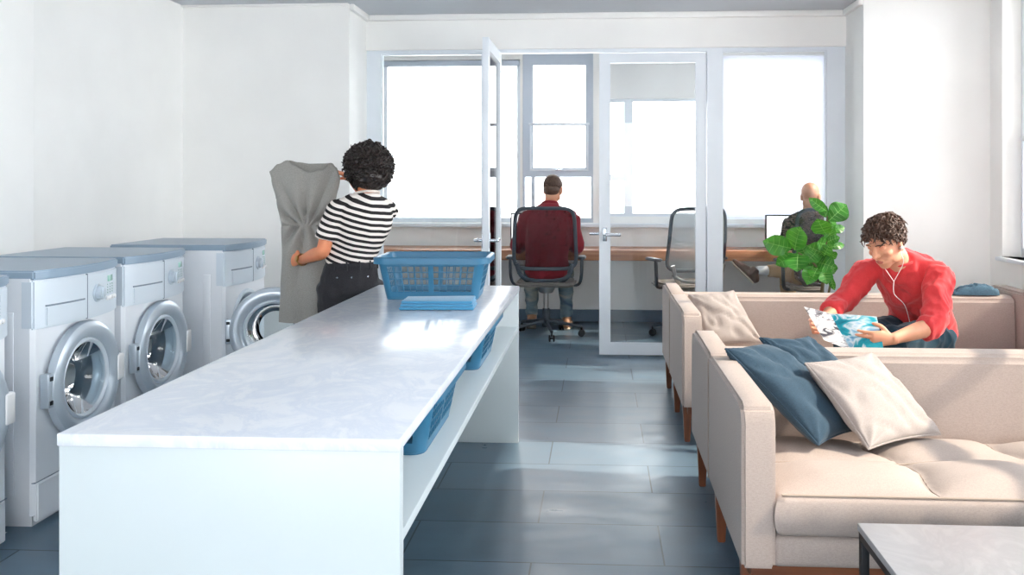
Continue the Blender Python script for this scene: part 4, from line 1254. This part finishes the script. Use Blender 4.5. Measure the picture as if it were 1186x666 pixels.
# magazine held open, covers outwards
MG = thing('magazine', 'open magazine with a teal wave picture on its cover, held by the man in red', 'magazine', (1.14, 4.13, .57))
def leafpage(p_top, p_bot, q_top, q_bot, th, curve, m, name, lab, slices=0):
    b = NB(); p_top, p_bot, q_top, q_bot = map(Vector, (p_top, p_bot, q_top, q_bot)); n1, n2 = 14, 8
    nrm = (q_top - p_top).cross(p_bot - p_top).normalized()
    if nrm.y > 0: nrm = -nrm
    A, B = {}, {}
    for i in range(n1 + 1):
        for j in range(n2 + 1):
            s, t_ = i / n1, j / n2
            c = (p_top.lerp(p_bot, t_)).lerp(q_top.lerp(q_bot, t_), s) + nrm * curve * sin(pi * s) 
            A[i, j] = b.verts.new(c + nrm * th / 2); B[i, j] = b.verts.new(c - nrm * th / 2)
    for i in range(n1):
        for j in range(n2):
            b.faces.new((A[i, j], A[i + 1, j], A[i + 1, j + 1], A[i, j + 1])); b.faces.new((B[i, j], B[i, j + 1], B[i + 1, j + 1], B[i + 1, j]))
    for j in range(n2):
        for i in (0, n1): b.faces.new((A[i, j], A[i, j + 1], B[i, j + 1], B[i, j]))
    for i in range(n1):
        for j in (0, n2): b.faces.new((A[i, j], B[i, j], B[i + 1, j], A[i + 1, j]))
    return part(name, b, m, MG, lab, world=True, ang=60), (A if False else nrm)
sp_t, sp_b = (1.085, 4.135, .664), (1.165, 4.06, .500)
leafpage(sp_t, sp_b, (1.285, 4.085, .660), (1.300, 4.005, .486), .004, .010, 'cover_teal', 'front_cover', 'teal cover with a white and blue wave')
leafpage(V(*sp_t) + V(.004, .006, 0), V(*sp_b) + V(.004, .006, 0), (1.283, 4.093, .657), (1.298, 4.013, .489), .006, .010, 'paper', 'pages', 'white inner pages')
leafpage(sp_t, sp_b, (.968, 4.15, .694), (1.040, 4.07, .552), .004, .006, 'cover_mono', 'back_cover', 'white cover with grey and red print')
leafpage(V(*sp_t) + V(.0, .006, 0), V(*sp_b) + V(.0, .006, 0), (.971, 4.158, .691), (1.043, 4.078, .555), .006, .006, 'paper', 'pages', 'white inner pages')

# ---- woman with the dress -------------------------------------------------------------------
f = V(-.6, .8, 0); rt = V(.8, .6, 0)
R = thing('person', 'woman with curly black hair and striped top, seen from behind, holding up a grey dress', 'person', (-1.29, 4.5, 0))
PEL, WAI, CHE, UCH, NB_ = V(-1.315, 4.50, .765), V(-1.300, 4.485, .90), V(-1.255, 4.49, 1.06), V(-1.232, 4.50, 1.165), V(-1.228, 4.505, 1.225)
TOR = [(PEL, .150, .105), (WAI, .112, .085), (CHE, .135, .095), (UCH, .115, .075), (NB_, .05, .048)]
shL, shR = V(-1.357, 4.405, 1.150), V(-1.14, 4.605, 1.135)
armL = (shL, V(-1.425, 4.375, .925), V(-1.592, 4.535, .868)); armR = (shR, V(-1.235, 4.80, 1.12), V(-1.365, 4.735, 1.285))
legL = (V(-1.38, 4.455, .74), V(-1.39, 4.48, .42), V(-1.39, 4.45, .043)); legR = (V(-1.245, 4.555, .74), V(-1.25, 4.58, .42), V(-1.24, 4.56, .043))
HC = V(-1.238, 4.525, 1.362); HF = V(-.78, .60, -.12).normalized(); H = hm(HC, HF); HK = .92
b = NB(); head_shapes(b, H, HK)
loft(b, [NB_ + V(0, 0, -.03), NB_ + (HC - NB_) * .4, H @ V(0, -.02, -.05)], [.050, .044, .046], n=16)
torso_loft(b, TOR, rt); loft(b, [shR, UCH + V(0, 0, .01), shL], [.042, .052, .042], n=14)
arm_loft(b, armR, .88); arm_loft(b, armL, .88); leg_loft(b, legR, 1.0); leg_loft(b, legL, 1.0)
hand_shapes(b, armL[2], V(-.86, .42, -.05), V(.35, .9, .0), V(0, 0, 1), (.75, .8, .8, .85), .8, .92)
hand_shapes(b, armR[2], V(-.66, -.35, .58), V(-.35, .0, -.9), V(-.4, .9, .0), (.35, .55, .6, .65), .7, .92)
for Lg in (legR, legL): loft(b, [Lg[2], Lg[2] + V(-.05, .07, -.04), Lg[2] + V(-.08, .12, -.05)], [.032, .03, .02], n=12)
me = remesh(b, .0045, 3)
part('body', me, 'skin_tan', R, world=True, ang=180)
# striped top
b = NB(); T2 = [(V(-1.302, 4.485, .868), .128, .098), (WAI + V(0, 0, .03), .132, .104), (CHE, .152, .115), (UCH + V(0, 0, -.02), .145, .095), (NB_ + V(0, 0, -.022), .075, .062)]
torso_loft(b, T2, rt, .006); loft(b, [shR, UCH + V(0, 0, .008), shL], [.050, .058, .050], n=14)
arm_loft(b, armR, .88, .012, .33); 
sh_, el_ = armL[0], armL[1]
loft(b, [sh_, sh_.lerp(el_, .35), sh_.lerp(el_, .72)], [.052, .060, .066], n=14, cap=.2)
me = remesh(b, .0065, 5); ruffle(me, fold_noise(.009, (8, 8, 6), 5.5)); part('striped_top', me, 'stripes', R, world=True, ang=180)
lp = [NB_ + V(0, 0, .0) + rt * .066 * cos(a) + V(-.6, .8, -.25).normalized() * .056 * sin(a) for a in [2 * pi * k / 28 for k in range(28)]]
part('neckband', tube(NB(), lp, .0065, 8, 1, True), mat('pale_neckband', rgb(226, 216, 208), .9), R, world=True)
b = NB(); torso_loft(b, [(PEL + V(0, 0, -.06), .145, .11), (PEL + V(0, 0, .02), .150, .11), (V(-1.303, 4.487, .868), .124, .095)], rt, .007); leg_loft(b, legR, 1.0, .009, .97); leg_loft(b, legL, 1.0, .009, .97)
me = remesh(b, .007, 4); ruffle(me, fold_noise(.005, (12, 12, 12), 2)); jn = part('jeans', me, 'jeans_black', R, world=True, ang=180)
b = NB(); lp = [V(-1.303, 4.487, .852) + rt * .134 * cos(a) + f * .104 * sin(a) for a in [2 * pi * k / 40 for k in range(40)]]
tube(b, lp, (.014, .004), 8, 1, True, side=(0, 0, 1))
for a in (-2.6, -2.05, -1.57, -1.1, -.5):
    p = V(-1.303, 4.487, .852) + rt * .140 * cos(a) + f * .110 * sin(a); box(b, p.x - .004, p.x + .004, p.y - .003, p.y + .003, p.z - .024, p.z + .024, .001)
part('waistband', b, 'jeans_black', jn, world=True)
b = NB()
for a in (-2.35, -1.85, -1.25):
    p = V(-1.308, 4.49, .795) + rt * .153 * cos(a) + f * .116 * sin(a); cyl(b, p, -f, .0045, .008, 10)
part('rivets', b, 'chrome', jn, world=True)
for Lg in (legR, legL): shoe('shoe', R, Lg[2], V(-.5, .85, 0), 'black')
wd = (armL[2] - armL[1]).normalized(); wp_ = armL[2] - wd * .012
s1 = wd.orthogonal().normalized(); s2 = wd.cross(s1)
wt = part('watch_strap', tube(NB(), [wp_ + s1 * .031 * cos(a) + s2 * .031 * sin(a) for a in [2 * pi * k / 24 for k in range(24)]], (.008, .0028), 8, 1, True, side=wd), 'gold', R, 'gold watch strap', world=True)
nrm = (V(.3, -1, .35) - wd * wd.dot(V(.3, -1, .35))).normalized()
part('watch_case', cyl(NB(), wp_ + nrm * .027, nrm, .017, .009, 20, .002), 'gold', wt, world=True)
# curls
b = NB(); t = bmesh.new(); ell(t, (0, -.028, .008), (.132, .134, .134)); ell(t, (0, -.05, -.05), (.120, .105, .09)); t.transform(H @ Matrix.Scale(HK, 4)); merge(b, t)
hb = remesh(b, .009, 3); ruffle(hb, lambda p, n_: .014 * noise.noise(p * 38)); b = bmesh.new(); b.from_mesh(hb)
inv = (H @ Matrix.Scale(HK, 4)).inverted()
bmesh.ops.delete(b, geom=[v for v in b.verts if (inv @ v.co).y > .06 and (inv @ v.co).z < .06], context='VERTS')
rg = random.Random(11); cnt = 0; C0 = H @ V(0, -.03, -.0)
while cnt < 760:
    d_ = V(rg.gauss(0, 1), rg.gauss(0, 1), rg.gauss(0, 1)).normalized()
    if d_.z < -.80: continue
    q = V(d_.x * .136, d_.y * .138 - .028, d_.z * .140 + .004) * rg.uniform(.94, 1.04)
    if q.y > .062 and q.z < .07: continue
    cnt += 1
    p = H @ (q * HK); out = (p - C0).normalized()
    dn = V(rg.gauss(0, .35), rg.gauss(0, .35), -1 if d_.z < .6 else rg.uniform(-1, .2)); dn = (dn - out * dn.dot(out)).normalized()
    hang = (dn + out * rg.uniform(.0, .45)).normalized()
    L = rg.uniform(.035, .060); a0 = rg.uniform(0, 6.28); turns = rg.uniform(1.8, 2.8); rr = rg.uniform(.007, .011)
    s1 = hang.orthogonal().normalized(); s2 = hang.cross(s1); n_ = 18
    pts = [p - out * .006 - hang * L * .4 + hang * L * i / n_ + (s1 * cos(a0 + turns * 2 * pi * i / n_) + s2 * sin(a0 + turns * 2 * pi * i / n_)) * rr for i in range(n_ + 1)]
    r0 = rg.uniform(.0032, .0046)
    tube(b, pts, [r0 * .6] + [r0] * (n_ - 2) + [r0 * .7, r0 * .35], 5)
part('hair', b, 'hair_black', R, 'loose curly black hair', world=True, ang=80)
EYE = V(0, 0, 1.28)
def nearer(root, s):                                                  # whole figure a step nearer to where she stands beside the bench
    root.location = EYE + (Vector(root.location) - EYE) * s; root.scale = (s, s, s)
nearer(R, .96)

# the dress
DR = thing('dress', 'grey sleeveless dress with pleated waist, held up by the woman', 'dress', (-1.64, 4.66, .95))
b = NB(); NU, NV = 168, 110
cx, cy = -1.622, 4.665
def lerp_tab(tab, q):
    for (a, va), (c, vc) in zip(tab, tab[1:]):
        if q <= c:
            f_ = max(0, min(1, (q - a) / (c - a))); f_ = f_ * f_ * (3 - 2 * f_); return va + (vc - va) * f_
    return tab[-1][1]
WL = [(.515, .140), (.70, .130), (.867, .121), (1.044, .126), (1.183, .152), (1.30, .178), (1.351, .190), (1.41, .190)]
WR = [(.515, .104), (.70, .128), (.82, .142), (.92, .142), (1.044, .137), (1.183, .176), (1.30, .198), (1.34, .196), (1.41, .19)]
TOPF = [(-1, 1.343), (-.72, 1.382), (-.45, 1.402), (-.30, 1.378), (.15, 1.338), (.55, 1.352), (.78, 1.388), (.90, 1.365), (1, 1.318)]
TOPB = [(-1, 1.343), (-.72, 1.382), (-.45, 1.402), (-.2, 1.392), (.15, 1.384), (.55, 1.385), (.78, 1.388), (.90, 1.365), (1, 1.318)]
ZB, ZT = .515, 1.400
grid = {}
for i in range(NU):
    a = 2 * pi * i / NU; ca, sa = cos(a), sin(a)
    xs = math.copysign(abs(ca) ** .8, ca); front = sa < 0
    zt = lerp_tab(TOPF if front else TOPB, xs)
    for j in range(NV + 1):
        t_ = j / NV
        z = ZB + (zt - ZB) * t_
        x = xs * lerp_tab(WL if xs < 0 else WR, z)
        dep = (.034 - .018 * max(0, (z - 1.2) / .2)) * (math.copysign(abs(sa) ** .8, sa))
        kx, kz = x - .026, z - 1.046                                  # pleats run to a knot at the waist
        dist = math.hypot(kx, kz); up = kz > 0
        if up:
            ang = math.atan2(kx, kz + .02); pl = .024 * (1 - 2 * abs(sin(ang * 6.5 + .4))) * math.exp(-(dist / .27) ** 2) * min(1, dist / .08)
        else:
            ang = math.atan2(kx, -kz + .05); pl = .020 * (1 - 2 * abs(sin(ang * 5.5 + .9))) * math.exp(-(dist / .38) ** 2) * min(1, dist / .08)
        pl += .010 * noise.noise(V(x * 9, z * 2.0, 3.0)) + .012 * sin(x * 40 + z * 2) * max(0, .85 - z) * 2.2 * (.5 + noise.noise(V(x * 4, z * 2, 9)))
        pl *= min(1, abs(sa) ** 1.3 * 1.3)
        knot = -.012 * math.exp(-(dist / .022) ** 2) if front else 0
        seam = .004 * math.exp(-((z - 1.046) / .006) ** 2) * (-1 if not front else 1)
        grid[i, j] = b.verts.new(V(cx + x, cy + dep + pl * (1 if front else .5) + knot + seam, z))
for i in range(NU):
    for j in range(NV): b.faces.new((grid[i, j], grid[(i + 1) % NU, j], grid[(i + 1) % NU, j + 1], grid[i, j + 1]))
bmesh.ops.recalc_face_normals(b, faces=b.faces)
edge_top = [grid[i, NV].co.copy() for i in range(NU)]
left_edge = [grid[NU // 2, j].co.copy() for j in range(NV + 1) if grid[NU // 2, j].co.z > 1.19]
right_edge = [grid[0, j].co.copy() for j in range(NV + 1) if grid[0, j].co.z > 1.19]
bmesh.ops.solidify(b, geom=b.faces[:], thickness=.003)
part('dress_body', b, 'dress', DR, world=True, ang=80)
part('neckline', tube(NB(), edge_top, .0032, 6, 1, True), 'dress', DR, world=True)
for e_ in (left_edge, right_edge): part('armhole_hem', tube(NB(), e_, (.004, .006), 8), 'dress', DR, world=True)
nearer(DR, .945)

# ---- man in maroon at the desk --------------------------------------------------------------
rt = V(1, 0, 0); f = V(0, 1, 0)
R = thing('person', 'short haired man in maroon sweater and faded jeans sitting at the office desk', 'person', (-.44, 7.25, 0))
PEL, WAI, CHE, UCH, NB_ = V(-.44, 7.235, .555), V(-.435, 7.22, .70), V(-.425, 7.22, .88), V(-.42, 7.235, 1.005), V(-.412, 7.25, 1.085)
TOR = [(PEL, .160, .115), (WAI, .150, .11), (CHE, .170, .12), (UCH, .150, .09), (NB_, .062, .058)]
shL, shR = V(-.60, 7.245, .985), V(-.235, 7.245, .985)
armL = (shL, V(-.690, 7.26, .745), V(-.60, 7.50, .775)); armR = (shR, V(-.190, 7.27, .745), V(-.235, 7.50, .775))
legL = (V(-.53, 7.26, .53), V(-.60, 7.62, .505), V(-.585, 7.50, .125)); legR = (V(-.35, 7.26, .53), V(-.295, 7.62, .505), V(-.285, 7.56, .096))
HC = V(-.388, 7.262, 1.225); HF = V(.22, .95, -.2).normalized(); H = hm(HC, HF); HK = .98
b = NB(); head_shapes(b, H, HK)
loft(b, [NB_ + V(0, 0, -.03), NB_ + (HC - NB_) * .4, H @ V(0, -.025, -.05)], [.062, .056, .058], n=16)
torso_loft(b, TOR, rt); loft(b, [shR, UCH + V(0, 0, .03), shL], [.05, .062, .05], n=14)
arm_loft(b, armR); arm_loft(b, armL); leg_loft(b, legR, .95); leg_loft(b, legL, .95)
hand_shapes(b, armL[2], V(.3, .95, -.02), V(0, 0, -1), V(1, 0, 0), (.15, .15, .15, .2), .1)
hand_shapes(b, armR[2], V(-.25, .95, -.02), V(0, 0, -1), V(-1, 0, 0), (.15, .15, .15, .2), .1)
for Lg in (legR, legL): loft(b, [Lg[2], Lg[2] + V(0, .09, -.045), Lg[2] + V(0, .14, -.055)], [.034, .034, .022], n=12)
part('body', remesh(b, .0055, 3), 'skin', R, world=True, ang=180)
b = NB(); t = bmesh.new(); ell(t, (0, -.018, .046), (.081, .098, .083)); ell(t, (0, -.045, -.005), (.070, .065, .062)); t.transform(H @ Matrix.Scale(HK, 4)); merge(b, t)
hb = remesh(b, .006, 2); inv = (H @ Matrix.Scale(HK, 4)).inverted(); bm2 = bmesh.new(); bm2.from_mesh(hb)
def is_hair2(q): return not (q.y > .07 + .2 * (q.z - .09) or q.z < -.062 or (q.y > -.035 and q.z < .025 + .5 * (q.y + .02)))
bmesh.ops.delete(bm2, geom=[v for v in bm2.verts if not is_hair2(inv @ v.co)], context='VERTS')
region2 = lambda d_: is_hair2(V(0, -.012, .036) + V(d_.x * .079, d_.y * .099, d_.z * .085))
strands(bm2, H, HK, region2, 800, .018, .0035, .006, .1, 8)
part('hair', bm2, 'hair_short', R, world=True, ang=80)
b = NB(); T2 = [(PEL + V(0, 0, -.03), .168, .125), (WAI, .168, .125), (CHE, .182, .13), (UCH, .168, .105), (NB_ + V(0, 0, -.015), .092, .08)]
torso_loft(b, T2, rt, .013); loft(b, [shR, UCH + V(0, 0, .03), shL], [.066, .078, .066], n=14); arm_loft(b, armR, 1.0, .022, .93); arm_loft(b, armL, 1.0, .022, .93)
me = remesh(b, .007, 5); ruffle(me, fold_noise(.012, (8, 8, 5), 12)); part('sweater', me, 'maroon', R, world=True, ang=180)
b = NB(); lp = [NB_ + V(0, .003, .012) + rt * .068 * cos(a) + V(0, .9, -.3).normalized() * .064 * sin(a) for a in [2 * pi * k / 28 for k in range(28)]]
tube(b, lp, (.020, .009), 8, 1, True, side=(0, 0, 1)); part('collar', b, 'maroon', R, world=True)
b = NB(); torso_loft(b, [(PEL + V(0, 0, -.05), .155, .105), (PEL + V(0, 0, .04), .162, .12)], rt, .006); leg_loft(b, legR, .95, .014, .97, 1.0); leg_loft(b, legL, .95, .014, .97, 1.0)
me = remesh(b, .008, 4); ruffle(me, fold_noise(.010, (12, 12, 10), 4)); part('jeans', me, 'jeans_blue', R, world=True, ang=180)
shoe('shoe', R, legL[2], V(-.1, .85, -.35), 'shoe_tan', up=(0, .4, 1)); shoe('shoe', R, legR[2], V(.1, 1, 0), 'shoe_tan')

# ---- bald man ---------------------------------------------------------------------------------
R = thing('person', 'bald man in dark patterned sweater and khaki trousers seated behind the fig plant', 'person', (1.74, 7.05, 0))
rt = V(.97, -.24, 0); f = V(.24, .97, 0)
PEL, WAI, CHE, UCH, NB_ = V(1.735, 7.04, .555), V(1.725, 7.04, .69), V(1.71, 7.06, .86), V(1.705, 7.08, .985), V(1.702, 7.095, 1.06)
TOR = [(PEL, .158, .115), (WAI, .14, .11), (CHE, .155, .115), (UCH, .135, .09), (NB_, .06, .056)]
shL, shR = V(1.565, 7.105, .965), V(1.845, 7.05, .965)
armL = (shL, V(1.50, 7.20, .74), V(1.55, 7.44, .775)); armR = (shR, V(1.90, 7.15, .74), V(1.83, 7.42, .775))
legL = (V(1.645, 7.07, .53), V(1.60, 7.44, .50), V(1.60, 7.42, .096)); legR = (V(1.81, 7.06, .53), V(1.72, 7.32, .60), V(1.335, 7.24, .545))
legR = (V(1.81, 7.06, .53), V(1.74, 7.385, .535), V(1.335, 7.315, .548))
HC = V(1.712, 7.11, 1.172); HF = V(.45, .88, -.1).normalized(); H = hm(HC, HF); HK = .93
b = NB(); head_shapes(b, H, HK)
loft(b, [NB_ + V(0, 0, -.03), NB_ + (HC - NB_) * .4, H @ V(0, -.025, -.05)], [.060, .055, .057], n=16)
torso_loft(b, TOR, rt); loft(b, [shR, UCH + V(0, 0, .025), shL], [.05, .06, .05], n=14)
arm_loft(b, armR); arm_loft(b, armL); leg_loft(b, legR, .88); leg_loft(b, legL, .92)
hand_shapes(b, armL[2], V(.1, .95, -.02), V(0, 0, -1), V(1, 0, 0), (.15, .15, .15, .2), .1)
hand_shapes(b, armR[2], V(-.1, .95, -.02), V(0, 0, -1), V(-1, 0, 0), (.15, .15, .15, .2), .1)
loft(b, [legL[2], legL[2] + V(0, .09, -.045), legL[2] + V(0, .14, -.055)], [.034, .034, .022], n=12)
loft(b, [legR[2], legR[2] + V(-.05, .02, -.02)], [.034, .03], n=12)
part('body', remesh(b, .0055, 3), 'skin_bald', R, world=True, ang=180)
b = NB(); T2 = [(PEL + V(0, 0, -.03), .162, .122), (WAI, .155, .12), (CHE, .168, .125), (UCH, .145, .095), (NB_ + V(0, 0, -.02), .078, .07)]
torso_loft(b, T2, rt, .008); loft(b, [shR, UCH + V(0, 0, .022), shL], [.055, .064, .055], n=14); arm_loft(b, armR, 1.0, .016, .93); arm_loft(b, armL, 1.0, .016, .93)
me = remesh(b, .007, 5); ruffle(me, fold_noise(.010, (9, 9, 6), 21)); part('sweater', me, 'sweater', R, world=True, ang=180)
b = NB(); torso_loft(b, [(PEL + V(0, 0, -.05), .152, .105), (PEL + V(0, 0, .04), .155, .118)], rt, .006); leg_loft(b, legL, .92, .014, .97); leg_loft(b, legR, .88, .015, .80)
me = remesh(b, .008, 4); ruffle(me, fold_noise(.007, (12, 12, 12), 14)); part('trousers', me, 'khaki', R, world=True, ang=180)
an = legR[2]; shd = (legR[2] - legR[1]).normalized()
part('sock', loft(NB(), [legR[1].lerp(an, .78), an + shd * .01], [.040, .038], n=14), 'sock', R, 'white sock', world=True)
shoe('shoe', R, legL[2], V(0, 1, 0), 'shoe_brown')
shoe('shoe', R, an + shd * .035, V(-.62, .25, .62), 'shoe_brown', up=(.72, -.1, .72))
